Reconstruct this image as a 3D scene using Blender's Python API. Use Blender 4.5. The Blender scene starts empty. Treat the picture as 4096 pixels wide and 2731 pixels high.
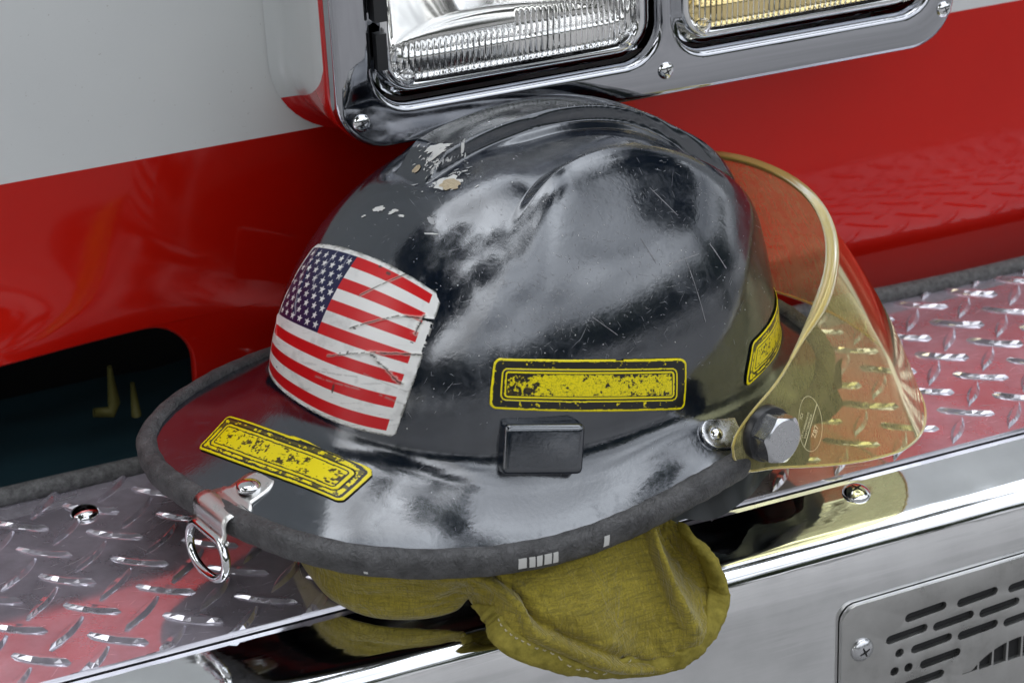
import bpy, bmesh, math, random
import numpy as np
from mathutils import Vector, Matrix
from mathutils.bvhtree import BVHTree
random.seed(7); rng = np.random.default_rng(7)
R_ = math.radians
SC = bpy.context.scene
COL = SC.collection

# ------------------------------------------------------------------ camera
cam = bpy.data.cameras.new('camera'); cam_o = bpy.data.objects.new('camera', cam); COL.objects.link(cam_o)
right = Vector((.9154, -.4002, -.0438)); down = Vector((-.2036, -.3661, -.9080)); fwd = Vector((.3474, .8401, -.4166))
rot = Matrix((right, -down, -fwd)).transposed()
cam_o.matrix_world = Matrix.Translation((-.4221, -1.0478, .6076)) @ rot.to_4x4()
cam.sensor_width = 36; cam.lens = 80.17; cam.clip_start = .05; cam.clip_end = 500
cam.dof.use_dof = True; cam.dof.focus_distance = 1.20; cam.dof.aperture_fstop = 13
SC.camera = cam_o

# ------------------------------------------------------------------ sky and sun (bright overcast)
SUN_EL, SUN_AZ = R_(46), R_(258)          # azimuth measured clockwise from +Y
w = bpy.data.worlds.new('World'); SC.world = w; w.use_nodes = True
nt = w.node_tree; N = nt.nodes; L = nt.links
N.clear()
out = N.new('ShaderNodeOutputWorld'); bg = N.new('ShaderNodeBackground'); bg.inputs['Strength'].default_value = .07
sky = N.new('ShaderNodeTexSky'); sky.sky_type = 'NISHITA'; sky.sun_disc = False
sky.sun_elevation = SUN_EL; sky.sun_rotation = SUN_AZ; sky.dust_density = 3
hsv = N.new('ShaderNodeHueSaturation'); hsv.inputs['Saturation'].default_value = .75; hsv.inputs['Value'].default_value = .6
tc = N.new('ShaderNodeTexCoord'); mp = N.new('ShaderNodeMapping'); mp.inputs['Scale'].default_value = (1, 1, 2.2)
nz = N.new('ShaderNodeTexNoise'); nz.inputs['Scale'].default_value = 2.3; nz.inputs['Detail'].default_value = 6; nz.inputs['Roughness'].default_value = .55
cr = N.new('ShaderNodeValToRGB'); cr.color_ramp.elements[0].position = .36; cr.color_ramp.elements[1].position = .66; cr.color_ramp.elements[0].color = (.26, .26, .26, 1)
mx = N.new('ShaderNodeMix'); mx.data_type = 'RGBA'
mx.inputs['B'].default_value = (32.5, 33.8, 36, 1)
L.new(sky.outputs[0], hsv.inputs['Color']); L.new(tc.outputs['Generated'], mp.inputs[0]); L.new(mp.outputs[0], nz.inputs['Vector'])
L.new(nz.outputs[0], cr.inputs[0]); L.new(cr.outputs[0], mx.inputs['Factor']); L.new(hsv.outputs[0], mx.inputs['A'])
sz = N.new('ShaderNodeSeparateXYZ'); L.new(tc.outputs['Generated'], sz.inputs[0])          # an overcast sky is brightest overhead
ml = N.new('ShaderNodeMath'); ml.operation = 'MULTIPLY_ADD'; ml.inputs[1].default_value = 1.5; ml.inputs[2].default_value = .38; ml.use_clamp = False
L.new(sz.outputs[2], ml.inputs[0]); vs_ = N.new('ShaderNodeVectorMath'); vs_.operation = 'SCALE'
L.new(mx.outputs['Result'], vs_.inputs[0]); L.new(ml.outputs[0], vs_.inputs['Scale']); L.new(vs_.outputs[0], bg.inputs[0]); L.new(bg.outputs[0], out.inputs[0])
sun = bpy.data.lights.new('sun', 'SUN'); sun.energy = 1.3; sun.angle = R_(110); sun.color = (1, .95, .88)
sun_o = bpy.data.objects.new('sun', sun); COL.objects.link(sun_o)
sd = Vector((math.sin(SUN_AZ) * math.cos(SUN_EL), math.cos(SUN_AZ) * math.cos(SUN_EL), math.sin(SUN_EL)))
sun_o.rotation_euler = sd.to_track_quat('Z', 'Y').to_euler(); sun_o.location = sd * 20
SC.view_settings.view_transform = 'Standard'; SC.view_settings.look = 'None'
SC.view_settings.exposure = -.03; SC.view_settings.gamma = 1; SC.view_settings.use_curve_mapping = False

# ------------------------------------------------------------------ helpers
def mat(name, col=(.5, .5, .5), rough=.5, metal=0., **kw):
    m = bpy.data.materials.new(name); m.use_nodes = True
    b = m.node_tree.nodes['Principled BSDF']
    b.inputs['Base Color'].default_value = (*col, 1); b.inputs['Roughness'].default_value = rough; b.inputs['Metallic'].default_value = metal
    for k, v in kw.items(): b.inputs[k].default_value = v
    return m
class G:                                   # small node-graph helper on a material
    def __init__(s, m): s.m = m; s.t = m.node_tree; s.b = s.t.nodes.get('Principled BSDF'); s.o = s.t.nodes['Material Output']
    def n(s, typ, **kw):
        k = s.t.nodes.new('ShaderNode' + typ)
        for a, v in kw.items():
            if a in k.inputs.keys(): k.inputs[a].default_value = v
            else: setattr(k, a, v)
        return k
    def l(s, a, b): s.t.links.new(a, b)
    def coord(s, scale=(1, 1, 1), rot=(0, 0, 0), kind='Object'):
        c = s.n('TexCoord'); m_ = s.n('Mapping'); m_.inputs['Scale'].default_value = scale; m_.inputs['Rotation'].default_value = rot
        s.l(c.outputs[kind], m_.inputs[0]); return m_.outputs[0]
    def noise(s, vec, scale, detail=4, rough=.55, dist=0):
        k = s.n('TexNoise', Scale=scale, Detail=detail, Roughness=rough, Distortion=dist); s.l(vec, k.inputs['Vector']); return k.outputs[0]
    def ramp(s, v, *stops):
        k = s.n('ValToRGB'); e = k.color_ramp.elements
        while len(e) < len(stops): e.new(.5)
        for i, (p, c) in enumerate(stops):
            e[i].position = p; e[i].color = (*c, 1) if isinstance(c, tuple) else (c, c, c, 1)
        s.l(v, k.inputs[0]); return k.outputs[0]
    def math(s, op, a, b=None):
        k = s.n('Math', operation=op)
        for i, v in enumerate((a, b)):
            if v is None: continue
            if isinstance(v, (int, float)): k.inputs[i].default_value = v
            else: s.l(v, k.inputs[i])
        return k.outputs[0]
    def mix(s, f, a, b):
        k = s.n('Mix', data_type='RGBA')
        for nm, v in (('Factor', f), ('A', a), ('B', b)):
            if isinstance(v, (int, float)): k.inputs[nm].default_value = v
            elif isinstance(v, tuple): k.inputs[nm].default_value = (*v, 1)
            else: s.l(v, k.inputs[nm])
        return k.outputs['Result']
    def bump(s, h, strength=.3, dist=.001):
        k = s.n('Bump', Strength=strength, Distance=dist); s.l(h, k.inputs['Height']); s.l(k.outputs[0], s.b.inputs['Normal']); return k
def mesh_obj(name, V, F, mats, parent=None, smooth=True, mi=None, colors=None):
    me = bpy.data.meshes.new(name); me.from_pydata([tuple(map(float, v)) for v in V], [], [tuple(int(i) for i in f) for f in F])
    return wrap(name, me, mats, parent, smooth, mi, colors)
def wrap(name, me, mats, parent=None, smooth=True, mi=None, colors=None):
    for m in (mats if isinstance(mats, (list, tuple)) else [mats]): me.materials.append(m)
    if mi is not None: me.polygons.foreach_set('material_index', np.asarray(mi, dtype=np.int32))
    if colors is not None:
        a = me.color_attributes.new('print', 'FLOAT_COLOR', 'POINT'); a.data.foreach_set('color', np.asarray(colors, dtype=np.float32).ravel())
    me.polygons.foreach_set('use_smooth', [bool(smooth)] * len(me.polygons)); me.update()
    o = bpy.data.objects.new(name, me); COL.objects.link(o)
    if parent: o.parent = parent
    return o
class MB:                                  # collects shapes, builds ONE mesh
    def __init__(s): s.V = []; s.F = []; s.mi = []
    def add(s, V, F, m=0):
        k = len(s.V); s.V += [tuple(v) for v in V]; s.F += [tuple(i + k for i in f) for f in F]; s.mi += [m] * len(F)
    def grid(s, P, closed_u=False, closed_v=False, m=0):
        P = np.asarray(P); a, b = P.shape[:2]; F = []
        for i in range(a if closed_u else a - 1):
            for j in range(b if closed_v else b - 1):
                F.append((i * b + j, ((i + 1) % a) * b + j, ((i + 1) % a) * b + (j + 1) % b, i * b + (j + 1) % b))
        s.add(P.reshape(-1, 3), F, m)
    def tube(s, path, rad, n=10, closed=False, m=0, caps=True):
        path = [Vector(p) for p in path]; k = len(path); rows = []; up = None
        for i, p in enumerate(path):
            a = path[(i - 1) % k] if (closed or i) else path[0]; b = path[(i + 1) % k] if (closed or i < k - 1) else path[-1]
            t = (b - a).normalized()
            if up is None: up = t.orthogonal().normalized()
            up = (up - t * up.dot(t)).normalized(); s_ = t.cross(up)
            r = rad[i] if isinstance(rad, (list, tuple)) else rad
            rows.append([p + (up * math.cos(q) + s_ * math.sin(q)) * r for q in np.linspace(0, 2 * math.pi, n, endpoint=False)])
        s.grid([[tuple(v) for v in r] for r in rows], closed_u=closed, closed_v=True, m=m)
        if not closed and caps:
            b0 = len(s.V) - k * n; s.F += [tuple(b0 + j for j in range(n))[::-1], tuple(b0 + (k - 1) * n + j for j in range(n))]; s.mi += [m, m]
    def lathe(s, prof, mtx, n=32, m=0):     # prof: (radius, height) pairs along local +Z of mtx
        rows = [[tuple(mtx @ Vector((r * math.cos(q), r * math.sin(q), h))) for q in np.linspace(0, 2 * math.pi, n, endpoint=False)] for r, h in prof]
        s.grid(rows, closed_v=True, m=m)
    def build(s, name, mats, parent=None, smooth=True): return mesh_obj(name, s.V, s.F, mats, parent, smooth, s.mi)
def frame(p, zdir, xhint=(1, 0, 0)):        # matrix at p with +Z along zdir
    z = Vector(zdir).normalized(); x = Vector(xhint); x = (x - z * x.dot(z)).normalized(); y = z.cross(x)
    return Matrix.Translation(p) @ Matrix((x, y, z)).transposed().to_4x4()
def rrect(x0, x1, y0, y1, r, n=8):
    P = []
    for cx, cy, a in ((x1 - r, y1 - r, 0), (x0 + r, y1 - r, 90), (x0 + r, y0 + r, 180), (x1 - r, y0 + r, 270)):
        for k in range(n + 1):
            q = R_(a + 90 * k / n); P.append((cx + r * math.cos(q), cy + r * math.sin(q)))
    return P
def offs(P, d):                            # polygon moved along its left-hand normal by d
    P = np.array(P, float); n = len(P); A = P - np.roll(P, 1, 0); B = np.roll(P, -1, 0) - P
    A /= np.linalg.norm(A, axis=1)[:, None] + 1e-12; B /= np.linalg.norm(B, axis=1)[:, None] + 1e-12
    T = A + B; T /= np.linalg.norm(T, axis=1)[:, None] + 1e-12; Nn = np.stack([-T[:, 1], T[:, 0]], -1)
    k = 1 / np.clip(np.abs(np.sum(Nn * np.stack([-B[:, 1], B[:, 0]], -1), 1)), .4, 1)
    return P + Nn * (d * k)[:, None]
def area2(P): P = np.array(P); x, y = P[:, 0], P[:, 1]; return float(np.sum(x * np.roll(y, -1) - y * np.roll(x, -1)))
def plate(name, loops, thick, bevel, m, mtx, parent=None, smooth=True, bres=3):   # flat plate with holes and rolled edges
    bm = bmesh.new(); fe = []
    for li, lp in enumerate(loops):
        ccw = area2(lp) > 0
        if (li == 0) != ccw: lp = lp[::-1]    # outer loop ccw, holes cw: material is always on the left
        rings = []
        for k in range(bres + 1):
            q = math.pi / 2 * k / bres; O = offs(lp, bevel * (1 - math.sin(q))); rings.append([bm.verts.new((x, y, thick / 2 - bevel + bevel * math.cos(q))) for x, y in O])
        rings.append([bm.verts.new((x, y, -thick / 2)) for x, y in lp]); n = len(lp)
        for r0, r1 in zip(rings[:-1], rings[1:]):
            for i in range(n): bm.faces.new((r0[i], r1[i], r1[(i + 1) % n], r0[(i + 1) % n]))
        fe += [bm.edges.get((rings[0][i], rings[0][(i + 1) % n])) for i in range(n)]
    bmesh.ops.triangle_fill(bm, use_beauty=True, use_dissolve=False, edges=fe, normal=(0, 0, 1))
    bmesh.ops.recalc_face_normals(bm, faces=bm.faces)
    me = bpy.data.meshes.new(name); bm.to_mesh(me); bm.free(); me.transform(mtx)
    ob = wrap(name, me, m, parent, smooth); me.set_sharp_from_angle(angle=R_(38)); return ob
def empty(name, mtx, label, cat, group=None):
    o = bpy.data.objects.new(name, None); o.empty_display_size = .05; COL.objects.link(o); o.matrix_world = mtx
    o['label'] = label; o['category'] = cat
    if group: o['group'] = group
    return o
def fbm(X, Y, seed=0, octaves=4):           # value noise in numpy, 0..1
    out_ = np.zeros(np.shape(X)); amp = 1; tot = 0
    for k in range(octaves):
        g = np.random.default_rng(seed + k * 17).random((64, 64)); x = np.asarray(X) * 2 ** k; y = np.asarray(Y) * 2 ** k
        xi = np.floor(x).astype(int); yi = np.floor(y).astype(int); fx = x - xi; fy = y - yi; fx = fx * fx * (3 - 2 * fx); fy = fy * fy * (3 - 2 * fy)
        a = g[xi % 64, yi % 64]; b = g[(xi + 1) % 64, yi % 64]; c = g[xi % 64, (yi + 1) % 64]; d = g[(xi + 1) % 64, (yi + 1) % 64]
        out_ += amp * ((a * (1 - fx) + b * fx) * (1 - fy) + (c * (1 - fx) + d * fx) * fy); tot += amp; amp *= .55
    return out_ / tot
def segd(X, Y, a, b):                       # distance to a segment
    ax, ay = a; bx, by = b; dx, dy = bx - ax, by - ay; t = np.clip(((X - ax) * dx + (Y - ay) * dy) / (dx * dx + dy * dy), 0, 1)
    return np.hypot(X - ax - t * dx, Y - ay - t * dy), t
def sstep(a, b, x): t = np.clip((x - a) / (b - a), 0, 1); return t * t * (3 - 2 * t)

# ------------------------------------------------------------------ materials
chrome = mat('chrome', (.82, .83, .84), .04, 1); g = G(chrome)
v = g.coord((1, 1, 1)); n1 = g.noise(v, 60, 5); g.l(g.ramp(n1, (.35, .02), (.75, .09)), g.b.inputs['Roughness'])
bumper_metal = mat('polished_bumper', (.9, .9, .9), .05, 1); g = G(bumper_metal)
v = g.coord((6, 140, 140)); n1 = g.noise(v, 4, 5, .6); v2 = g.coord((1, 1, 1)); n2 = g.noise(v2, 30, 5)
g.l(g.math('ADD', g.ramp(n1, (.3, .02), (.8, .10)), g.ramp(n2, (.45, 0.), (.8, .09))), g.b.inputs['Roughness'])
g.l(g.ramp(n2, (.3, (.78, .79, .80)), (.7, (.92, .93, .94))), g.b.inputs['Base Color'])
g.bump(g.noise(g.coord((1, 9, 9)), 14, 2), .25, .0006)
brushed = mat('brushed_steel', (.5, .5, .49), .3, 1); g = G(brushed)
v = g.coord((1, 1, 1)); n1 = g.noise(v, 26, 6, .65)
g.l(g.ramp(n1, (.3, .22), (.75, .48)), g.b.inputs['Roughness']); g.l(g.ramp(n1, (.25, (.32, .32, .31)), (.5, (.52, .52, .51)), (.8, (.62, .62, .61))), g.b.inputs['Base Color'])
g.bump(g.noise(g.coord((1, 1, 1)), 900, 2), .08, .0002)
steel = mat('worn_steel', (.64, .65, .67), .22, 1); g = G(steel)
n1 = g.noise(g.coord((1, 1, 1)), 220, 5, .6); g.l(g.ramp(n1, (.3, .12), (.8, .4)), g.b.inputs['Roughness'])
satin = mat('satin_steel', (.80, .80, .78), .33, 1); g = G(satin); g.l(g.ramp(g.noise(g.coord((1, 1, 1)), 120, 5, .6), (.3, .24), (.8, .45)), g.b.inputs['Roughness'])
tread_m = mat('tread_aluminium', (.72, .72, .76), .12, 1); g = G(tread_m)
v = g.coord((1, 1, 1)); n1 = g.noise(v, 45, 6, .6); n2 = g.noise(g.coord((30, 240, 1), (0, 0, .5)), 3, 4)
g.l(g.math('ADD', g.ramp(n1, (.35, .03), (.75, .11)), g.ramp(n2, (.55, 0.), (.8, .08))), g.b.inputs['Roughness'])
g.l(g.ramp(n1, (.3, (.58, .58, .62)), (.65, (.76, .76, .80))), g.b.inputs['Base Color'])
haze_veil = g.n('BsdfDiffuse'); haze_veil.inputs[0].default_value = (.62, .57, .65, 1); ms = g.n('MixShader')  # dusty oxide plus reflected sky haze, painted in as a mauve veil
g.l(g.ramp(g.noise(v, 16, 7, .65), (.35, .20), (.75, .48)), ms.inputs[0]); g.l(g.b.outputs[0], ms.inputs[1]); g.l(haze_veil.outputs[0], ms.inputs[2]); g.l(ms.outputs[0], g.o.inputs[0])
black_hole = mat('cavity_shade', (.004, .004, .005), .6)  # near-black colour stands for the shade in recesses, slots and gaps
rubber = mat('seal_rubber', (.10, .10, .10), .75); g = G(rubber)
n1 = g.noise(g.coord((1, 1, 1)), 260, 4, .7); g.l(g.ramp(n1, (.3, (.05, .05, .05)), (.75, (.17, .17, .17))), g.b.inputs['Base Color']); g.bump(n1, .7, .001)
trim_rubber = mat('trim_rubber', (.07, .07, .072), .62); g = G(trim_rubber)
v = g.coord((1, 1, 1)); w1 = g.noise(v, 130, 3, .55, 2.2); w2 = g.noise(v, 520, 3, .6)
hh = g.math('ADD', g.ramp(w1, (.38, 0.), (.5, .8), (.62, .1)), g.math('MULTIPLY', w2, .5)); g.bump(hh, .6, .0013)
n1 = g.noise(v, 90, 6, .75); g.l(g.ramp(n1, (.35, (.045, .045, .047)), (.65, (.110, .110, .113))), g.b.inputs['Base Color'])
g.l(g.ramp(g.noise(v, 30, 4), (.3, .5), (.7, .75)), g.b.inputs['Roughness'])

shell_m = mat('black_shell', (.004, .007, .015), .12, 0, IOR=2.25, **{'Specular Tint': (.94, .97, 1., 1)}); g = G(shell_m)
v = g.coord((1, 1, 1)); n1 = g.noise(v, 14, 8, .68); n2 = g.noise(v, 70, 5, .65, 1.2)
n4 = g.noise(v, 190, 4, .7, .6); sm = g.noise(g.coord((1, 1, .25), (.3, .5, 0)), 55, 6, .7, .8)
rg = g.math('ADD', g.math('ADD', g.ramp(n1, (.36, .08), (.70, .18)), g.ramp(n2, (.50, 0.), (.74, .12))), g.math('ADD', g.ramp(n4, (.55, 0.), (.78, .10)), g.ramp(sm, (.57, 0.), (.75, .14)))); g.l(rg, g.b.inputs['Roughness'])
g.l(g.ramp(n2, (.5, (.003, .006, .013)), (.8, (.020, .025, .036))), g.b.inputs['Base Color'])
g.bump(g.math('ADD', g.noise(v, 420, 3), g.math('MULTIPLY', n2, 1.5)), .10, .0004)
faint_m = mat('faint_scratch', (.26, .26, .27), .6); scuff_m = mat('scuff', (.34, .35, .36), .6); chip_m = mat('chip_white', (.62, .62, .6), .8); tan_m = mat('chip_fibre', (.46, .38, .26), .9)
g = G(tan_m); g.bump(g.noise(g.coord((1, 1, 1)), 600, 3), .8, .001)
print_m = mat('printed_vinyl', (.8, .8, .8), .32); g = G(print_m); at_ = g.n('VertexColor', layer_name='print'); g.l(at_.outputs[0], g.b.inputs['Base Color'])
badge_m = mat('reflective_vinyl', (.8, .7, 0), .28); g = G(badge_m); at_ = g.n('VertexColor', layer_name='print'); g.l(at_.outputs[0], g.b.inputs['Base Color'])
white_rub = mat('white_print', (.62, .62, .60), .6)
cloth_m = mat('olive_canvas', (.2, .16, .03), .85); g = G(cloth_m)
v = g.coord((1, 1, 1)); wv = g.n('TexWave', Scale=185.); wv.wave_type = 'BANDS'; wv.bands_direction = 'X'; g.l(v, wv.inputs[0])
wz = g.n('TexWave', Scale=185.); wz.bands_direction = 'Z'; g.l(v, wz.inputs[0])
rx = g.n('TexWave', Scale=29., Distortion=1.0); rx.bands_direction = 'X'; g.l(v, rx.inputs[0]); rz = g.n('TexWave', Scale=31., Distortion=1.0); rz.bands_direction = 'Z'; g.l(v, rz.inputs[0])
rip = g.math('MAXIMUM', g.ramp(rx.outputs[0], (.965, 0.), (1., 1.)), g.ramp(rz.outputs[0], (.965, 0.), (1., .8)))
n1 = g.noise(v, 35, 6, .6); c0 = g.ramp(n1, (.3, (.27, .212, .013)), (.7, (.42, .340, .028)))
weave = g.math('MULTIPLY', wv.outputs[0], wz.outputs[0]); n3 = g.noise(v, 700, 2)
c1 = g.mix(g.math('MULTIPLY', rip, g.ramp(n3, (.42, .0), (.62, .55))), c0, (.52, .42, .08))
slub = g.ramp(g.noise(g.coord((1, 1, 10)), 95, 4, .7), (.34, .8), (.62, 0.)); slub2 = g.ramp(g.noise(g.coord((10, 10, 1)), 95, 4, .7), (.34, .75), (.62, 0.))
g.l(g.mix(g.math('MAXIMUM', g.math('MULTIPLY', weave, .45), g.math('MAXIMUM', slub, slub2)), c1, (.10, .082, .008)), g.b.inputs['Base Color']); g.b.inputs['Sheen Weight'].default_value = .25
wrk = g.noise(g.coord((1, 1, .5), (.2, .3, 0)), 60, 4, .6, .8); g.bump(g.math('ADD', g.math('MULTIPLY', g.math('ADD', weave, g.math('MULTIPLY', rip, .6)), .2), g.ramp(wrk, (.42, 0.), (.5, 1.), (.58, .1))), .55, .0014)
hem_m = mat('olive_hem', (.2, .16, .03), .85); g = G(hem_m); v = g.coord((1, 1, 1)); n1 = g.noise(v, 160, 5, .7)
g.l(g.ramp(n1, (.3, (.16, .132, .012)), (.75, (.36, .30, .045))), g.b.inputs['Base Color']); g.bump(g.noise(v, 420, 4), .6, .0008)
thread_m = mat('pale_thread', (.5, .46, .32), .8)
liner_m = mat('dark_liner', (.012, .017, .02), .45)

def thin_plastic(name, tint, rough, refl, haze, hazecol):
    m = mat(name); g = G(m); g.t.nodes.remove(g.b)
    tr = g.n('BsdfTransparent'); tr.inputs[0].default_value = (*tint, 1)
    gl = g.n('BsdfGlossy'); gl.inputs['Roughness'].default_value = rough; gl.inputs[0].default_value = (1, .88, .55, 1)
    df = g.n('BsdfDiffuse'); df.inputs[0].default_value = (*hazecol, 1); tl = g.n('BsdfTranslucent'); tl.inputs[0].default_value = (*hazecol, 1)
    ad = g.n('MixShader'); ad.inputs[0].default_value = .5; g.l(df.outputs[0], ad.inputs[1]); g.l(tl.outputs[0], ad.inputs[2])
    m1 = g.n('MixShader'); g.l(tr.outputs[0], m1.inputs[1]); g.l(ad.outputs[0], m1.inputs[2])
    nz_ = g.noise(g.coord((3, 3, .6), (.4, 0, .2)), 40, 7, .75, .5); g.l(g.math('MULTIPLY', g.ramp(nz_, (.35, .8), (.7, 1.3)), haze), m1.inputs[0])
    fr = g.n('Fresnel', IOR=refl); m2 = g.n('MixShader'); g.l(fr.outputs[0], m2.inputs[0]); g.l(m1.outputs[0], m2.inputs[1]); g.l(gl.outputs[0], m2.inputs[2])
    bp = g.n('Bump', Strength=.12, Distance=.001); g.l(g.noise(g.coord((1, 1, 1)), 22, 3), bp.inputs['Height']); g.l(bp.outputs[0], gl.inputs['Normal']); g.l(bp.outputs[0], fr.inputs['Normal'])
    g.l(m2.outputs[0], g.o.inputs[0]); return m
visor_m = thin_plastic('amber_visor', (.96, .92, .50), .09, 1.13, .29, (.84, .76, .38))
visor_edge = mat('visor_edge', (.80, .66, .20), .2, 0, **{'Transmission Weight': .6, 'IOR': 1.35})
mark_m = mat('visor_marking', (.86, .78, .46), .5)

paint = mat('truck_paint', (.5, .01, .008), .22, 0); g = G(paint)
g.b.inputs['Coat Roughness'].default_value = .06; g.b.inputs['Coat IOR'].default_value = 1.5; g.b.inputs['Specular IOR Level'].default_value = .12
tcn = g.n('TexCoord'); sx = g.n('SeparateXYZ'); g.l(tcn.outputs['Object'], sx.inputs[0])
zmask = g.ramp(g.math('MULTIPLY', g.math('SUBTRACT', sx.outputs[2], .1765), 100.), (.43, 0.), (.47, 1.))
nn = g.noise(tcn.outputs['Object'], 9, 4); sp = g.noise(tcn.outputs['Object'], 420, 2)
wcol = g.mix(g.ramp(sp, (.72, 0.), (.76, .35)), g.mix(nn, (.60, .62, .62), (.70, .72, .71)), (.30, .27, .24))
rcol = g.mix(nn, (.54, .004, .001), (.64, .010, .001))
g.l(g.mix(zmask, rcol, wcol), g.b.inputs['Base Color']); g.l(g.math('ADD', g.math('MULTIPLY', zmask, .15), .36), g.b.inputs['Roughness']); g.l(g.math('MULTIPLY', g.math('SUBTRACT', 1., zmask), .5), g.b.inputs['Metallic'])
g.l(g.ramp(zmask, (0., .65), (1., .2)), g.b.inputs['Coat Weight'])
pod_paint = mat('pod_paint', (.5, .01, .008), .25, 0); g = G(pod_paint)
g.b.inputs['Coat Weight'].default_value = .7; g.b.inputs['Coat Roughness'].default_value = .06
tcn = g.n('TexCoord'); sx = g.n('SeparateXYZ'); g.l(tcn.outputs['Object'], sx.inputs[0])
# white sides with a red front lip that sweeps back to the wall near the lower corner
low = g.math('MAXIMUM', g.math('SUBTRACT', .238, sx.outputs[2]), 0.); edge_y = g.math('ADD', .068, g.math('MULTIPLY', g.math('MULTIPLY', low, low), 52.))
zm = g.ramp(g.math('MULTIPLY', g.math('SUBTRACT', sx.outputs[1], edge_y), 100.), (.0, 0.), (.08, 1.))
g.l(g.mix(zm, (.5, .007, .006), (.60, .63, .63)), g.b.inputs['Base Color'])

bezel_m = mat('bezel_chrome', (.46, .47, .50), .05, 1); g = G(bezel_m); g.l(g.ramp(g.noise(g.coord((1, 1, 1)), 60, 5), (.35, .02), (.75, .09)), g.b.inputs['Roughness'])
glass_m = mat('lamp_glass', (1, 1, 1), .0, 0, **{'Transmission Weight': 1., 'IOR': 1.45})
amber_glass = mat('amber_lamp_glass', (1, .95, .78), .0, 0, **{'Transmission Weight': 1., 'IOR': 1.45})
bowl_m = mat('lamp_reflector', (.9, .9, .88), .08, 1)
amber_bowl = mat('amber_reflector', (.95, .84, .58), .16, 1)
dark_plastic = mat('dark_plastic', (.02, .021, .023), .3)
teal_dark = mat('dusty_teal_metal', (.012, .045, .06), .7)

# ------------------------------------------------------------------ setting
ground = mat('concrete', (.22, .21, .2), .9); g = G(ground); n1 = g.noise(g.coord((1, 1, 1)), 1.2, 8, .65)
g.l(g.ramp(n1, (.3, (.22, .217, .213)), (.7, (.36, .35, .345))), g.b.inputs['Base Color'])
gd = mesh_obj('pavement', [(-120, -160, -.62), (120, -160, -.62), (120, 60, -.62), (-120, 60, -.62)], [(0, 1, 2, 3)], ground); gd['kind'] = 'structure'
gd['label'] = 'grey concrete pavement under the fire truck'
leaf = mat('leaves', (.035, .05, .02), .8)
tb = MB()
for k in range(26):                         # unseen dark belt of trees, put here for the chrome and helmet to mirror
    a = R_(-172 + k * 6.6 + random.uniform(-2, 2)); d = random.uniform(9, 13); hgt = random.uniform(2.2, 3.6) + (1.4 if a < R_(-110) else 0); wd = random.uniform(1.2, 2.2)
    cx, cy = d * math.cos(a), d * math.sin(a)
    tb.tube([(cx, cy, -.62), (cx + .1, cy, hgt * .5)], [.16, .08], 8)
    for q in range(240):
        t = rng.normal(size=3); t /= np.linalg.norm(t); r = rng.random() ** .4
        p = np.array([cx, cy, hgt * .58 - .3]) + t * r * np.array([wd, wd, hgt * .42]); s = rng.uniform(.16, .4); u1 = rng.normal(size=3); u1 /= np.linalg.norm(u1); u2 = np.cross(u1, rng.normal(size=3)); u2 /= np.linalg.norm(u2)
        tb.add([p + u1 * s, p + u2 * s * .6, p - u1 * s, p - u2 * s * .6], [(0, 1, 2, 3)])
def crown(cx, cy, cz, rx, rz, n, s0, s1):
    for q in range(n):
        t = rng.normal(size=3); t /= np.linalg.norm(t); r = rng.random() ** .33
        p = np.array([cx, cy, cz]) + t * r * np.array([rx, rx, rz]); s = rng.uniform(s0, s1); u1 = rng.normal(size=3); u1 /= np.linalg.norm(u1); u2 = np.cross(u1, rng.normal(size=3)); u2 /= np.linalg.norm(u2)
        tb.add([p + u1 * s, p + u2 * s * .6, p - u1 * s, p - u2 * s * .6], [(0, 1, 2, 3)])
# one large unseen tree left of the truck, boughs shaped to darken the mirrored sky
tb.tube([(-5.2, -3.8, -.62), (-5.0, -3.6, 1.6), (-4.6, -3.4, 3.4)], [.26, .20, .12], 10)
tb.tube([(-5.0, -3.6, 1.9), (-3.0, -3.6, 4.2), (-.6, -3.6, 5.4)], [.12, .08, .04], 8)
crown(-4.9, -3.6, 4.3, 2.3, 1.7, 1500, .12, .34); crown(-4.2, -1.2, 4.8, 1.5, 1.2, 600, .12, .3); crown(-2.6, -4.0, 4.9, 1.5, 1.1, 600, .12, .3); crown(-.4, -3.9, 5.6, 1.1, .7, 300, .1, .28)
crown(-3.3, .3, 5.2, 1.7, 1.1, 700, .12, .3); crown(-2.5, -1.7, 5.9, 1.3, .8, 420, .1, .28); crown(-3.0, 2.2, 5.4, 1.5, 1., 400, .12, .3); crown(-3.5, -2.6, 5.2, 1.3, .9, 400, .12, .3)
crown(1.4, -2.8, 5.6, .9, .5, 260, .1, .24); crown(.4, -1.9, 5.6, .7, .4, 120, .1, .22); crown(2.9, -2.4, 5.2, .8, .6, 200, .1, .24); crown(-.9, -1.9, 6.2, .8, .5, 120, .1, .24)  # loose crowns out of view, added to break up the mirrored bright sky
tb.tube([(6.2, -1.6, -.62), (6.0, -1.4, 1.5), (5.8, -1.2, 3.0)], [.2, .15, .08], 10); crown(5.2, -.9, 3.5, 1.5, 1.5, 800, .12, .3); crown(4.8, .6, 4.0, 1.4, 1.2, 600, .12, .3); crown(-1.5, -.4, 6.2, .9, .5, 200, .1, .26); crown(2.2, .9, 6.0, 1.0, .6, 200, .1, .26)  # unseen right-hand tree and more crowns, added to darken the helmet's reflections
tl_ = tb.build('unseen_treeline', leaf, None, False); tl_['kind'] = 'stuff'; tl_['label'] = 'unseen dark green trees around the truck, added for the reflections'

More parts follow.
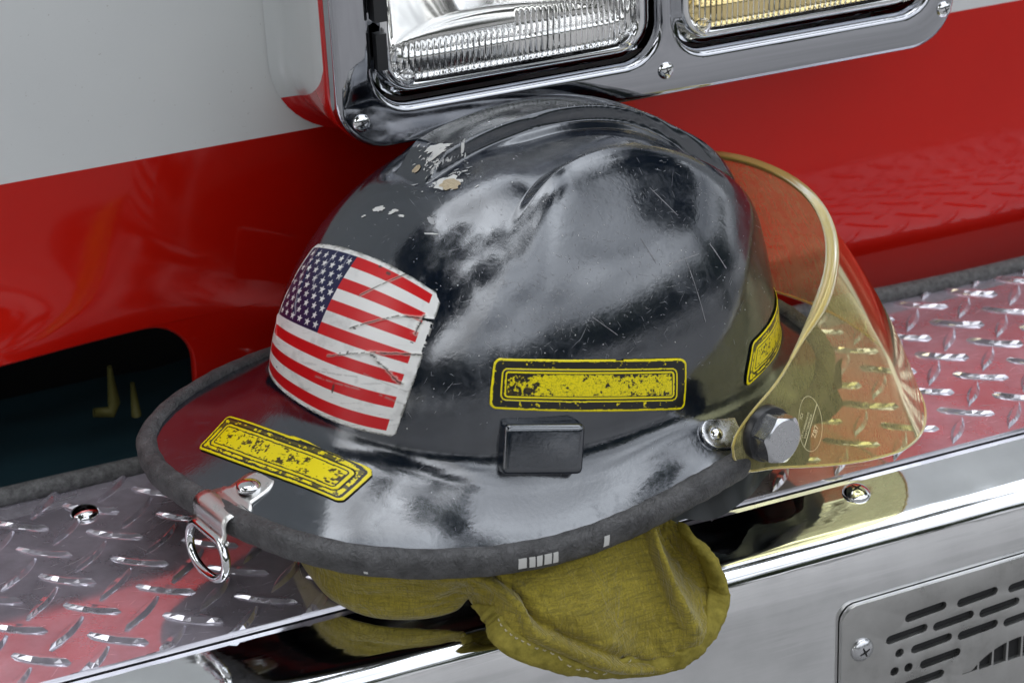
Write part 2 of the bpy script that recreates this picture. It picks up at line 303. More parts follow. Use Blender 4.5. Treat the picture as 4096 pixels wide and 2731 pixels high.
# ------------------------------------------------------------------ fire truck
truck = empty('fire_truck', Matrix.Translation((.1, .3, -.62)), 'red and white fire truck front with chrome bumper, tread plate and headlights', 'fire truck')
TI = truck.matrix_world.inverted()
def tp(o):                                  # truck parts are built in world units
    if o.parent == truck: o.matrix_parent_inverse = TI
    return o
YP = .135
# body panel with the tow opening
mb = MB(); ZO, XO, RO = .081, -.132, .028
zs = list(np.linspace(ZO, .2, 26)) + [.3, .42, .60]; xs = np.concatenate([np.linspace(-1.3, -.45, 10), np.linspace(-.43, .0, 36), np.linspace(.05, 1.6, 30)])
# vertical edge starts at x=-.16 in the first row of the lower part
mb.grid([[(x, YP, z) for x in xs] for z in zs])
rows = []
for z in np.concatenate([ZO - RO + RO * np.cos(np.linspace(0, math.pi / 2, 14)), np.linspace(ZO - RO, -.035, 20)[1:]]):
    x0 = XO if z <= ZO - RO else XO - RO + math.sqrt(max(RO * RO - (z - (ZO - RO)) ** 2, 0))
    Rr = .19; y = YP if z > .072 else YP + Rr - math.sqrt(Rr * Rr - (.072 - z) ** 2)
    rows.append([(x, y, z) for x in np.concatenate([[x0], np.linspace(-.12, 1.6, 40)])])
mb.grid(rows)
# rolled return around the opening
edge = [(x, YP, ZO) for x in np.linspace(-1.3, XO - RO, 70)] + [r[0] for r in rows]
ret = []
for i, p in enumerate(edge):
    a = np.array(edge[max(i - 1, 0)]); b = np.array(edge[min(i + 1, len(edge) - 1)]); t = b - a; nrm = np.array([t[2], 0, -t[0]]); nrm /= max(np.linalg.norm(nrm), 1e-9)
    if nrm[2] > 0 or nrm[0] > 0.01: nrm = -nrm
    ret.append([np.array(p), np.array(p) + nrm * .0012 + np.array([0, .0008, 0]), np.array(p) + nrm * .002 + np.array([0, .003, 0]), np.array(p) + nrm * .002 + np.array([0, .0045, 0])])
mb.grid(ret)
mb.V = [(x, y - .013 * math.exp(-((x + .27) / .075) ** 2 - ((z - .078) / .036) ** 2) if y < YP + .01 else y, z) for x, y, z in mb.V]    # added swell, tilting the sheet skyward for an orange glow above the opening
body = tp(mb.build('body_panel', paint, truck)); body.data.set_sharp_from_angle(angle=R_(40))
# inside of the opening
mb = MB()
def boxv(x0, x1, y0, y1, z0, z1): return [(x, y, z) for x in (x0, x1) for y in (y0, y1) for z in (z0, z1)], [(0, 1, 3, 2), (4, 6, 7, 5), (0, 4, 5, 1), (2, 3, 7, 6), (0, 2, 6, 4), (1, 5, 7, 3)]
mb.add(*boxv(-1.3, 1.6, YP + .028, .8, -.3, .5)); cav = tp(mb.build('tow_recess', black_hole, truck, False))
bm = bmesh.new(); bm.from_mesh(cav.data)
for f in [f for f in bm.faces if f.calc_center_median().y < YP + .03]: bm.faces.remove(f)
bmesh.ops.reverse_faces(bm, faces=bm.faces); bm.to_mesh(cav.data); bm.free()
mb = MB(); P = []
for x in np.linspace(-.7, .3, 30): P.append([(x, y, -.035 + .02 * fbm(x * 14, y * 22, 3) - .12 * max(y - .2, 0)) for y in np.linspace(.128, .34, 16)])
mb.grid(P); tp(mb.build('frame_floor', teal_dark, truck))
mb = MB(); mb.tube([(-.1845, .19, .008), (-.1740, .19, .006), (-.1715, .19, .012), (-.1715, .19, .036)], [.003, .004, .004, .0015], 8)
tp(mb.build('tow_bracket', mat('olive_steel', (.13, .12, .03), .6, .2), truck))
mb = MB(); mb.tube([(-.1590, .19, .000), (-.1590, .19, .022)], [.0032, .0015], 8); tp(mb.build('tow_pin', bpy.data.materials['olive_steel'], truck))

# rubber seal along the back of the tread plate
mb = MB(); path = [(x, .118 + .0012 * math.sin(x * 31), .0035 + .0010 * math.sin(x * 23 + 1)) for x in np.linspace(-1.2, 1.4, 160)]
mb.tube(path, .0056, 10); tp(mb.build('rubber_seal', rubber, truck))

# bumper: flat chrome lip, bend, vertical face
mb = MB(); prof = [(.16, -.0035), (-.118, -.0035), (-.122, -.0030 - .0005)]
prof = [(.123, -.0032), (-.070, -.0032)]; RB = .0155
for t in np.linspace(0, 1, 12)[1:]:          # the lip falls away gently towards the bend
    sl_ = R_(4 + 12 * t); prof.append((-.070 - .042 * t, prof[-1][1] - math.tan(sl_) * .042 / 11))
cy_ = prof[-1][0] + RB * math.cos(R_(74)); cz_ = prof[-1][1] - RB * math.sin(R_(74))
def strip_z(y): return float(np.interp(-y, [-p[0] for p in prof], [p[1] for p in prof]))
for q in np.linspace(74, 15, 20)[1:]: prof.append((cy_ - RB * math.cos(R_(q)), cz_ + RB * math.sin(R_(q))))
for t in np.linspace(0, 1, 14)[1:]: q = R_(15 * (1 - t)); prof.append((prof[-1][0] - math.sin(q) * .0024, prof[-1][1] - math.cos(q) * .0024))
YF = prof[-1][0]; prof += [(YF, -.16), (YF, -.26), (YF + .03, -.29)]
mb.grid([[(x, y, z) for y, z in prof] for x in np.linspace(-1.2, 1.5, 28)])
bump = tp(mb.build('bumper', bumper_metal, truck))
def pan_screw(name, p, nrm, rad, parent, m=chrome, cross=True, rotz=.4):
    mb = MB(); F = frame(p, nrm); h = rad * .55
    pr = [(rad * 1.0, 0), (rad * 1.0, h * .18), (rad * .93, h * .42), (rad * .76, h * .70), (rad * .5, h * .90), (rad * .25, h * .985), (.0004, h)]
    mb.lathe(pr, F, 28)
    o = tp(mb.build(name, m, parent))
    if cross:
        mk = MB()
        for a in (rotz, rotz + math.pi / 2):
            c, s_ = math.cos(a), math.sin(a); l, wd = rad * .46, rad * .085
            for t in (-1, 1):
                q = [F @ Vector((c * i * l - s_ * j * wd, s_ * i * l + c * j * wd, h * (1.02 if abs(i) < .5 else .93) + .00012)) for i, j in ((0.05 * t, -1), (t, -.6), (t, .6), (0.05 * t, 1))]
                mk.add(q, [(0, 1, 2, 3)])
        s2 = tp(mk.build('screw_slot', black_hole, o, False))
    return o
for px_, py_ in ((.1765, -.0900), (-.080, -.1000)): pan_screw('screw', (px_, py_, strip_z(py_) - .0002), (0, -.16, 1), .0080, bump, chrome)

# tread plate
mb = MB(); Y0, Y1 = -.0765, .1165; X0, X1 = -1.1, 1.3
mb.add([(X0, Y0, 0), (X1, Y0, 0), (X1, Y1, 0), (X0, Y1, 0), (X0, Y0, -.0030), (X1, Y0, -.0030)], [(0, 1, 2, 3), (4, 5, 1, 0)])
def lug(cx, cy, ang):
    Ln, Wd, Ht = .0176 * random.uniform(.95, 1.03), .0037, .0022 * random.uniform(.85, 1.1); V, F = [], []; n = 9
    ts = np.linspace(-1, 1, n)
    def ring(sc, wd, h): return [(t * Ln * sc, wd * (1 - abs(t) ** 1.9) + 1e-5, h) for t in ts] + [(t * Ln * sc, -wd * (1 - abs(t) ** 1.9) - 1e-5, h) for t in ts[::-1]]
    for sc, wd, h in ((1, Wd, -.0004), (.985, Wd * .90, .0004), (.86, Wd * .42, Ht), (.82, Wd * .30, Ht * 1.03)): V += ring(sc, wd, h)
    m2 = 2 * n
    for k in range(3):
        for i in range(m2): F.append((k * m2 + i, k * m2 + (i + 1) % m2, (k + 1) * m2 + (i + 1) % m2, (k + 1) * m2 + i))
    F = [f[::-1] for f in F]
    F += [(3 * m2 + i, 3 * m2 + i + 1, 3 * m2 + m2 - 2 - i, 3 * m2 + m2 - 1 - i)[::-1] for i in range(n - 1)]
    c, s_ = math.cos(ang), math.sin(ang)
    W_ = []
    for x, y, z in V:
        if z > .001 and abs(x) < .002: z -= .0002
        X = cx + c * x - s_ * y; Yq = cy + s_ * x + c * y
        W_.append((X, Yq, z))
    if min(q[1] for q in W_) < Y0 + .0002: W_ = [(a, max(b, Y0 + .0002), z if b > Y0 else min(z, .0002)) for a, b, z in W_]
    mb.add(W_, F)
a1 = np.array([.0045, -.0353]); a2 = np.array([.03953, .0009]); o0 = np.array([-.2437, .0154])
for i in range(-7, 26):
    for j in range(-6, 7):
        for half, ang in ((0, R_(-38.5)), (.5, R_(46))):
            c = o0 + a2 * (i + half) + a1 * (j + half)
            if Y0 - .002 < c[1] < Y1 + .004 and -.6 < c[0] < .75: lug(c[0], c[1], ang + random.uniform(-.03, .03))
for k in range(420):
    x, y = random.uniform(-.36, .5), random.uniform(Y0 + .003, Y1 - .004); a = random.gauss(.15, .5) if random.random() < .7 else random.uniform(0, 3.1); ln = random.expovariate(1 / .004) + .001; wd = random.uniform(.00006, .00018); c, s_ = math.cos(a), math.sin(a)
    mb.add([(x - c * ln - s_ * 0, y - s_ * ln, .00012), (x + s_ * wd, y - c * wd, .00012), (x + c * ln, y + s_ * ln, .00012), (x - s_ * wd, y + c * wd, .00012)], [(0, 1, 2, 3)], 1)
mb.V = [(a, min(max(b, Y0 - .0002), Y1 + .003), c) for a, b, c in mb.V]
tread = tp(mb.build('tread_plate', [tread_m, mat('tread_scratch', (.62, .62, .63), .5, .6)], truck, False))
pan_screw('screw', (-.2176, .0823, 0), (0, 0, 1), .0085, tread, chrome)

# grille plate of the siren speaker in the bumper face
XYF = lambda x, z: (x, z)
MP = Matrix(((1, 0, 0, 0), (0, 0, 1, YF - .0022), (0, 1, 0, 0), (0, 0, 0, 1)))     # plate plane (x,z) -> world, its +Z towards -Y after flip
MP = Matrix(((1, 0, 0, 0), (0, 0, -1, YF - .0022), (0, 1, 0, 0), (0, 0, 0, 1)))
sh = lambda x, z: (x + .0150, z - .0178)
loops = []
PX, oz = .1443, -.0508
out_l = [(PX, -.24), (PX, oz - .0095), (PX + .0005, oz - .0062), (PX + .0025, oz - .0030), (PX + .0053, oz - .0004), (PX + .0087, oz + .0006), (PX + .27, oz + .0040), (PX + .27, -.24)]
loops.append(out_l[::-1])
def slot(xa, za, xb, zb, hw):
    d = math.atan2(zb - za, xb - xa); P = []
    for k in range(9): q = d + math.pi / 2 + math.pi * k / 8; P.append((xa + hw * math.cos(q), za + hw * math.sin(q)))
    for k in range(9): q = d - math.pi / 2 + math.pi * k / 8; P.append((xb + hw * math.cos(q), zb + hw * math.sin(q)))
    return P
hw = .0027
for row, (z, x0_, cnt) in enumerate(((-.0490, .1699, 4), (-.0600, .1579, 5), (-.0708, .1745, 4), (-.0825, .1807, 1), (-.0935, .1701, 1))):
    for k in range(cnt):
        xa = x0_ + k * .0338 if row != 2 else x0_ + k * .0307; xa = x0_ + k * (.0340 if row == 0 else .0306 if row == 1 else .0307)
        (p0, p1), (q0, q1) = sh(xa + hw, z - .0007), sh(xa + .0268 - hw, z + .0007)
        loops.append(slot(p0, p1, q0, q1, hw))
for x, z in ((.1669, -.071), (.1731, -.0823), (.164, -.0823), (.1643, -.0928), (.171, -.1045)):
    x, z = sh(x, z); loops.append([(x + hw * math.cos(q), z + hw * math.sin(q)) for q in np.linspace(0, 2 * math.pi, 20, endpoint=False)])
cxf, czf, rf = .2495, -.1165, .0325                                   # fan shaped opening, split by bars
def fanpt(a, r): return sh(cxf + r * 1.28 * math.cos(a), czf + r * math.sin(a))
zb0 = -.0978
for xa, xb in ((.2095, .2193), (.2207, .2290), (.2304, .2388), (.2402, .2488), (.2502, .2590)):
    def ztop(x): return czf + rf * math.sqrt(max(1 - ((x - cxf) / (rf * 1.28)) ** 2, .0))
    top_ = [(x, max(ztop(x), zb0 + .0003)) for x in np.linspace(xb, xa, 6)]
    loops.append([sh(*q) for q in [(xa, zb0 - .0002), (xb, zb0 + .0002)] + top_])
gp = tp(plate('speaker_grille', loops, .0030, .0004, brushed, MP, truck, True, 2))
mb = MB(); mb.add([(.155, YF - .0006, -.058), (.41, YF - .0006, -.055), (.41, YF - .0006, -.22), (.155, YF - .0006, -.22)], [(0, 1, 2, 3)])
tp(mb.build('speaker_shade', black_hole, gp, False))  # flat black sheet painting in the shade behind the grille slots
pan_screw('screw', (.1570, YF - .0037, -.0790), (0, -1, 0), .0072, gp, steel)

# headlight pod
YB = .060
mb = MB(); rows = []
for (gx, y) in ((.010, YP - .0005), (.005, YP - .002), (.002, YP - .005), (.0006, YP - .010), (0, YP - .018), (0, .085), (0, .070), (-.0012, .0665), (-.0035, .0645), (-.012, .0640)):
    rows.append([(x, y, z) for x, z in rrect(-.0625 - gx, .3335 + gx, .1880 - gx, .45 + gx, .036 + gx, 12)])
mb.grid(rows, closed_v=True); pod = tp(mb.build('headlight_pod', pod_paint, truck)); pod.data.set_sharp_from_angle(angle=R_(60))
mb = MB(); mb.add([(x, .1315, z) for x, z in rrect(-.055, .326, .195, .44, .03, 10)], [tuple(range(44))]); tp(mb.build('pod_backing', black_hole, pod, False))  # black sheet standing in for the shade inside the pod
MBZ = Matrix(((1, 0, 0, 0), (0, 0, -1, YB), (0, 1, 0, 0), (0, 0, 0, 1)))
bez = tp(plate('headlight_bezel', [rrect(-.0605, .3290, .1905, .435, .030, 14), rrect(-.0385, .1330, .2125, .395, .022, 12), rrect(.1415, .3130, .2130, .395, .022, 12)], .0090, .0040, bezel_m, MBZ, truck, True, 5))
for p in ((-.0470, .2075), (.1360, .2060), (.3205, .2125)):
    pan_screw('screw', (p[0], YB - .0045, p[1]), (0, -1, 0), .0050, bez, chrome)
def lamp(name, x0, glass, bowlm):
    x1 = x0 + .1715; z0, z1 = .2125, .395
    # recessed chrome retaining ring
    mb = MB(); rows = []
    for ins, y in ((-.001, .066), (.002, .0645), (.0038, .0600), (.0062, .0580), (.0085, .0590), (.0100, .0625), (.0105, .070)):
        rows.append([(x, y, z) for x, z in rrect(x0 + .003 + ins, x1 - .003 - ins, z0 + .003 + ins, z1 - .003 - ins, .020 - ins * .6, 10)])
    mb.grid(rows, closed_v=True); ring = tp(mb.build(name, chrome, truck)); 
    a0, b0, a1_, b1 = x0 + .0125, z0 + .0075, x1 - .0125, z1 - .012; rl = .010
    # lens: convex glass front, fluted back
    nu, nv = 220, 90; us = np.linspace(a0, a1_, nu); vs = np.linspace(b0, b1, nv); U, Vv = np.meshgrid(us, vs)
    su = (U - a0) / (a1_ - a0); sv = (Vv - b0) / (b1 - b0); cv = (1 - (2 * su - 1) ** 4) * (1 - (2 * sv - 1) ** 4)
    front = .0600 - .0040 * cv ** .5
    fl = np.abs(np.sin((U - a0) / .0034 * math.pi)) * .0013
    zone = np.clip((.16 + .05 * (su > .5) - sv) / .02, 0, 1) * .9 + .35 * np.clip((sv - .19) / .02, 0, 1) * np.clip((su - .55) / .05, 0, 1)
    zone += np.clip((.045 - sv) / .01, 0, 1) * .8
    back = .0645 - .0030 * cv ** .5 + fl * zone
    mb = MB(); mb.grid(np.stack([U, front, Vv], -1)); mb.grid(np.stack([U, back, Vv], -1)[:, ::-1])
    def side(Fp, Bp): mb.grid(np.stack([Fp, Bp], 0))
    Pf, Pb = np.stack([U, front, Vv], -1), np.stack([U, back, Vv], -1)
    side(Pb[0], Pf[0]); side(Pf[-1], Pb[-1]); side(Pf[:, 0], Pb[:, 0]); side(Pb[:, -1], Pf[:, -1])
    lens = tp(mb.build('lens', glass, ring)); bm = bmesh.new(); bm.from_mesh(lens.data); bmesh.ops.remove_doubles(bm, verts=bm.verts, dist=1e-6); bmesh.ops.recalc_face_normals(bm, faces=bm.faces); bm.to_mesh(lens.data); bm.free(); lens.data.set_sharp_from_angle(angle=R_(50))
    # reflector bowl
    mb = MB(); nu, nv = 60, 44; U, Vv = np.meshgrid(np.linspace(a0 - .001, a1_ + .001, nu), np.linspace(b0 - .001, b1 + .001, nv)); cx, cz = (a0 + a1_) / 2, (b0 + b1) / 2
    r2 = ((U - cx) ** 2 + (Vv - cz) ** 2); y = .130 - r2 * 7.5; y = np.where((np.abs(Vv - cz) > .062), .0675 + .0 * y, y)
    y = np.maximum(y, .0668); ed = (U < a0) | (U > a1_) | (Vv < b0) | (Vv > b1); y = np.where(ed, .0662, y)
    mb.grid(np.stack([U, y, Vv], -1)); tp(mb.build('reflector', bowlm, ring))
    for bx in (a0 + .0075, a1_ - .0075):
        mb = MB(); mb.lathe([(.0046, 0), (.0046, .003), (.0034, .0042), (.0001, .0044)], frame((bx, .0598, b0 + .0075), (0, -1, 0)), 20)
        tp(mb.build('aiming_boss', glass, ring))
    return ring
lamp('headlight', -.0385, glass_m, bowl_m); lamp('turn_signal', .1415, amber_glass, amber_bowl)
mb = MB(); mb.add(*boxv(-.0365, -.0290, .0525, .062, .262, .290)); mb.add(*boxv(-.0360, -.0300, .0540, .060, .235, .255))
clipo = tp(mb.build('lamp_clip', dark_plastic, bez, False))

# ------------------------------------------------------------------ fire helmet
HA, HR = R_(12.), .028
HM = Matrix.Translation((.0232, -.0018, .0713)) @ Matrix.Rotation(HA, 4, 'Z') @ Matrix.Rotation(HR, 4, 'X')
helmet = empty('fire_helmet', HM, 'scuffed black fire helmet with a flag sticker, resting on the bumper', 'helmet')
AF, AR, BB, HH, E1, E2 = .1399, .1494, .1068, .1402, .926, .8327
rim_c = np.array([(-.2047, 0, -.0155), (-.2007, -.042, -.012), (-.1927, -.070, -.011), (-.1787, -.089, -.0135), (-.1597, -.0995, -.0185), (-.1407, -.110, -.021), (-.1197, -.1155, -.025), (-.0974, -.121, -.028),
    (-.0743, -.1257, -.029), (-.0509, -.129, -.028), (-.0241, -.132, -.0245), (.0038, -.1336, -.0195), (.031, -.1310, -.0180), (.0477, -.1255, -.0190), (.080, -.1165, -.019), (.120, -.099, -.017), (.154, -.066, -.014), (.167, 0, -.013),
    (.154, .066, -.014), (.120, .099, -.014), (.08, .12, -.014), (.031, .134, -.0155), (-.0241, .132, -.018), (-.0743, .128, -.018), (-.1037, .124, -.015), (-.1397, .112, -.012), (-.1777, .0976, -.0128), (-.2007, .0817, -.0155), (-.2067, .0625, -.0165), (-.2087, .033, -.0163)])
th_c = np.arctan2(rim_c[:, 1], rim_c[:, 0]); od = np.argsort(th_c); th_s = th_c[od]; r_s = np.hypot(rim_c[od, 0], rim_c[od, 1]); z_s = rim_c[od, 2]
NT = 640; TH = np.linspace(-math.pi, math.pi, NT, endpoint=False)
def per(vals):
    d = np.interp(TH, np.concatenate([th_s - 2 * math.pi, th_s, th_s + 2 * math.pi]), np.tile(vals, 3))
    kx = np.arange(-36, 37); k = np.exp(-(kx / 10.5) ** 2); k /= k.sum()
    return np.convolve(np.concatenate([d[-36:], d, d[:36]]), k, 'valid')
RR, ZR = per(r_s), per(z_s)
def rbase(t):
    c, s = np.cos(t), np.sin(t); a = np.where(c > 0, AF, AR)
    return 1 / ((np.abs(c / a) ** (2 / E2) + np.abs(s / BB) ** (2 / E2)) ** (E2 / 2))
RBS = rbase(TH)
def bumpz(x, y, n):                          # raised ribs and the dished troughs between them
    ay = np.abs(y - .0085)
    cen = .0084 * (1 - sstep(.0126, .0152, ay)) * sstep(-.072, -.050, x) * (1 + .9 * sstep(.085, .125, x))
    rx_ = np.array([-.080, -.0491, -.0370, -.0245, -.008, .008, .028, .0483, .066, .0816, .098, .1120, .130]); ry_ = np.array([.0690, .0575, .0520, .0475, .0432, .0412, .0412, .0432, .0455, .0462, .0448, .0405, .030]) + .0085
    xi_ = np.linspace(-.08, .13, 211); yi_ = np.interp(xi_, rx_, ry_); kk_ = np.exp(-(np.arange(-24, 25) / 9.) ** 2); kk_ /= kk_.sum(); yi_ = np.convolve(np.pad(yi_, 24, 'reflect', reflect_type='odd'), kk_, 'valid')
    t = ay - np.interp(x, xi_, yi_)                # distance outside the rib's inner edge
    h = .0068 * sstep(-.060, -.012, x) * (1 - sstep(.108, .134, x))
    rib = h * np.where(t < 0, sstep(-.0056, .0004, t), np.exp(-(np.maximum(t - .002, 0) / .017) ** 2))
    tr = -.0030 * sstep(-.0005, -.0060, t) * sstep(.0150, .0195, ay) * sstep(-.040, -.005, x) * (1 - sstep(.104, .130, x))
    return cen + rib + tr
rows = []
phis = np.concatenate([np.linspace(90, 28, 230), np.linspace(28, 0, 62)[1:]])
zj = .004 + .014 * np.exp(-((np.abs(TH) - math.pi) / .75) ** 2)               # height where the brim leaves the dome
DOME = []
for ph in np.radians(phis):
    cr_, sr_ = max(math.cos(ph), 0) ** E1, math.sin(ph) ** E1
    r = RBS * cr_; x, y, z = r * np.cos(TH), r * np.sin(TH), np.full(NT, HH * sr_)
    nx, ny, nz_ = x / AF ** 2, y / BB ** 2, z / HH ** 2; nl = np.sqrt(nx ** 2 + ny ** 2 + nz_ ** 2) + 1e-9; nx, ny, nz_ = nx / nl, ny / nl, nz_ / nl
    b = bumpz(x, y, nz_) * sstep(.02, .06, z) if ph < 1.5707 else bumpz(x, y, nz_)
    DOME.append(np.stack([x + nx * b, y + ny * b, z + nz_ * b], -1))
DOME = np.array(DOME)
# cut the dome where the fillet begins
P_rows = [d for d, ph in zip(DOME, phis) if HH * math.sin(R_(ph)) ** E1 > .034]
zlast = P_rows[-1][:, 2]
stp = 12
start = P_rows[-1]
for k in range(1, 13):                       # lower wall of the dome down to just above the fillet
    f = k / 12; z = zlast * (1 - f) + (zj + .010) * f
    cr_ = (1 - (np.clip(z, 0, 1) / HH) ** (2 / E1)) ** (E1 / 2); r = RBS * cr_
    P_rows.append(np.stack([r * np.cos(TH), r * np.sin(TH), z], -1))
A0 = P_rows[-1]; rA = np.hypot(A0[:, 0], A0[:, 1])
rC = rA + .0012; zC = zj - .001                                                 # fillet control
rB_ = rC + np.minimum(.010, .35 * (RR - rC)); sl = (ZR + .0035 - zC) / (RR - rC); zB = zC + sl * (rB_ - rC)
for t in np.linspace(0, 1, 11)[1:]:
    r = (1 - t) ** 2 * rA + 2 * t * (1 - t) * rC + t * t * rB_; z = (1 - t) ** 2 * A0[:, 2] + 2 * t * (1 - t) * zC + t * t * zB
    P_rows.append(np.stack([r * np.cos(TH), r * np.sin(TH), z], -1))
for t in np.linspace(0, 1, 18)[1:]:
    r = rB_ + (RR - rB_) * t; z = zB + (ZR + .0035 - zB) * t - .0022 * np.sin(math.pi * t) * (RR - rB_) / .05
    P_rows.append(np.stack([r * np.cos(TH), r * np.sin(TH), z], -1))
smb = MB(); smb.grid(np.array(P_rows), closed_v=True)
smb.F = [f[::-1] for f in smb.F]
BVH = BVHTree.FromPolygons([Vector(v) for v in smb.V], smb.F)
def snap(p, off):
    q, n, i, d = BVH.find_nearest(Vector(p))
    if n.dot(q - Vector((0, 0, -.2))) < 0: n = -n
    return q + n * off, n
# scuffs: slivers of scraped shell, and the worn-through end of the middle rib
def sliver(c, ang, ln, wd, m, off=.00018, ragged=0):
    q, n = snap(c, off); u = n.cross(Vector((0, 0, 1))); u.normalize(); vv = n.cross(u); d = u * math.cos(ang) + vv * math.sin(ang); e = n.cross(d)
    k = 4 if not ragged else 18; pts = []
    for i in range(k if ragged else 6):
        if ragged:
            a = 2 * math.pi * i / k; r = random.uniform(1 - ragged, 1); pts.append(q + d * math.cos(a) * ln * r + e * math.sin(a) * wd * r)
        else:
            t, s = ((-1, 0), (-.3, -.5), (.4, -.4), (1, 0), (.3, .5), (-.4, .4))[i]; pts.append(q + d * t * ln + e * s * wd)
    V = [tuple(snap(p, off)[0]) for p in pts]
    smb.add([tuple(snap(q, off)[0])] + V, [(0, i + 1, (i + 1) % len(V) + 1) for i in range(len(V))], m)
def dome_pt(az, el):                        # direction on the dome, degrees
    a, e = R_(az), R_(el); d = Vector((math.cos(a) * math.cos(e), math.sin(a) * math.cos(e), math.sin(e))); return d * .16
CLUS = [(random.gauss(-115, 40), random.gauss(42, 15), random.uniform(4, 13), random.uniform(0, 3.1)) for _ in range(48)]
for k in range(1150):
    if random.random() < .7: ca, ce, sp_, an_ = random.choice(CLUS); az, el, an_ = random.gauss(ca, sp_), random.gauss(ce, sp_ * .7), random.gauss(an_, .45)
    else: az, el, an_ = random.uniform(-185, 10), random.gauss(40, 18), random.uniform(0, 3.1)
    if el < 11 or el > 82: continue
    ln_ = min(.0006 + random.expovariate(1 / .0011), .0065)
    sliver(dome_pt(az, el), an_, ln_, random.uniform(.00007, .00017) + .00008 * (ln_ < .0012), random.choice((1, 1, 4, 4, 4)))
for k in range(230):
    az, el = random.gauss(-100, 45), random.gauss(40, 18)
    if 10 < el < 82: sliver(dome_pt(az, el), random.uniform(0, 3.1), random.uniform(.0002, .0006), random.uniform(.0002, .0004), random.choice((1, 2, 4)), ragged=.5)
for k in range(26): sliver((random.uniform(-.17, .03), random.uniform(-.115, -.05), -.005), random.uniform(0, 3.1), random.uniform(.0004, .0022), .00012, 4)
for (ax, ay, az_), (bx_, by_, bz_), wd_ in (((.035, -.085, .085), (.038, -.092, .050), .00022), ((.022, -.088, .085), (.045, -.082, .082), .00018), ((.055, -.078, .083), (.061, -.080, .068), .0004), ((.03, -.06, .115), (.04, -.07, .10), .0002), ((-.03, -.09, .072), (-.018, -.094, .06), .00016), ((.012, -.08, .1), (.016, -.088, .088), .00016)):
    a_, b_ = Vector((ax, ay, az_)), Vector((bx_, by_, bz_)); n_ = 9
    for i_ in range(n_):
        p_, q_ = a_.lerp(b_, i_ / n_), a_.lerp(b_, (i_ + 1.05) / n_); P_, nn_ = snap(p_, .00018); Q_, _n = snap(q_, .00018); e_ = nn_.cross(Q_ - P_).normalized() * wd_ * random.uniform(.5, 1.2)
        smb.add([P_ + e_, P_ - e_, Q_ - e_, Q_ + e_], [(0, 1, 2, 3)], 4)
for c, ln, wd, an, m, rg_ in (((-.0600, -.000, .143), .008, .0042, 1.2, 2, .55), ((-.0560, .004, .144), .009, .0035, .9, 2, .6), ((-.0640, -.0185, .1335), .0068, .0046, .3, 3, .4), ((-.070, .0075, .1345), .0034, .0024, .9, 3, .35), ((-.0640, -.0160, .1350), .0105, .0066, .4, 2, .6),
        ((-.0925, .006, .118), .0048, .0026, .5, 2, .5), ((-.0905, -.0045, .1195), .0045, .0018, .6, 2, .6), ((-.0900, -.012, .1195), .0028, .0010, .2, 2, .5), ((-.098, .012, .113), .0020, .0008, .8, 2, .5), ((-.083, -.029, .1205), .0040, .0017, 2.6, 1, .4), ((.0, -.042, .139), .0022, .0012, .4, 1, .5),
        ((-.046, -.010, .1445), .007, .0012, 1.3, 2, .6), ((-.0865, -.035, .1155), .0045, .0005, .1, 2, .3)):
    sliver(c, an, ln, wd, m, .00045 if m == 3 else .0003, rg_)
for k in range(120):                           # ragged flecks around the worn rib end
    sliver((-.061 + random.gauss(0, .0075), -.006 + random.gauss(0, .009), .137), random.gauss(1.0, .5), random.uniform(.0004, .0024), random.uniform(.0002, .0008), random.choice((1, 2, 2)), .00035, .7)
shell = smb.build('shell', [shell_m, scuff_m, chip_m, tan_m, faint_m], helmet)
# inner lining, seen only from below and in the chrome
# rubber edge trim around the brim
mb = MB(); sec = []
for q in np.linspace(0, 2 * math.pi, 22, endpoint=False):
    c, s = math.cos(q), math.sin(q); sec.append((.0065 * np.sign(c) * abs(c) ** .75, .0078 * np.sign(s) * abs(s) ** .8))
TR = []
for i in range(NT):
    t = TH[i]; er = np.array([math.cos(t), math.sin(t), 0]); wob = .00025 * math.sin(t * 37) + .0002 * math.sin(t * 91 + 1)
    TR.append([er * (RR[i] + a * .94 + .18 * b + wob) + np.array([0, 0, ZR[i] + b - .12 * a]) for a, b in sec])
mb.grid(np.array(TR), closed_u=True, closed_v=True)
trim = mb.build('edge_trim', trim_rubber, helmet)
BT = BVHTree.FromPolygons([Vector(v) for v in mb.V], mb.F)
def trimpatch(t0, t1, b0, b1):               # a strip of old white print on the outside of the trim
    P = []; mk = MB()
    for t in np.linspace(t0, t1, 5):
        er = Vector((math.cos(t), math.sin(t), 0)); r = float(np.interp(t, TH, RR)); z = float(np.interp(t, TH, ZR)); row = []
        for b in np.linspace(b0, b1, 5):
            q, n, i, d = BT.find_nearest(er * (r + .012) + Vector((0, 0, z + b))); n = n if n.dot(er) > 0 else -n; row.append(tuple(q + n * .00025))
        P.append(row)
    mk.grid(P); mk.build('white_print', white_rub, trim)
tc0 = math.atan2(-.1255, -.093) - .030
for k in range(5): trimpatch(tc0 + k * .0255, tc0 + k * .0255 + .0200, -.0058, .0034)
trimpatch(tc0 + .285, tc0 + .300, -.0050, .0035)
trimpatch(tc0 - .385, tc0 - .375, -.0065, -.0035)

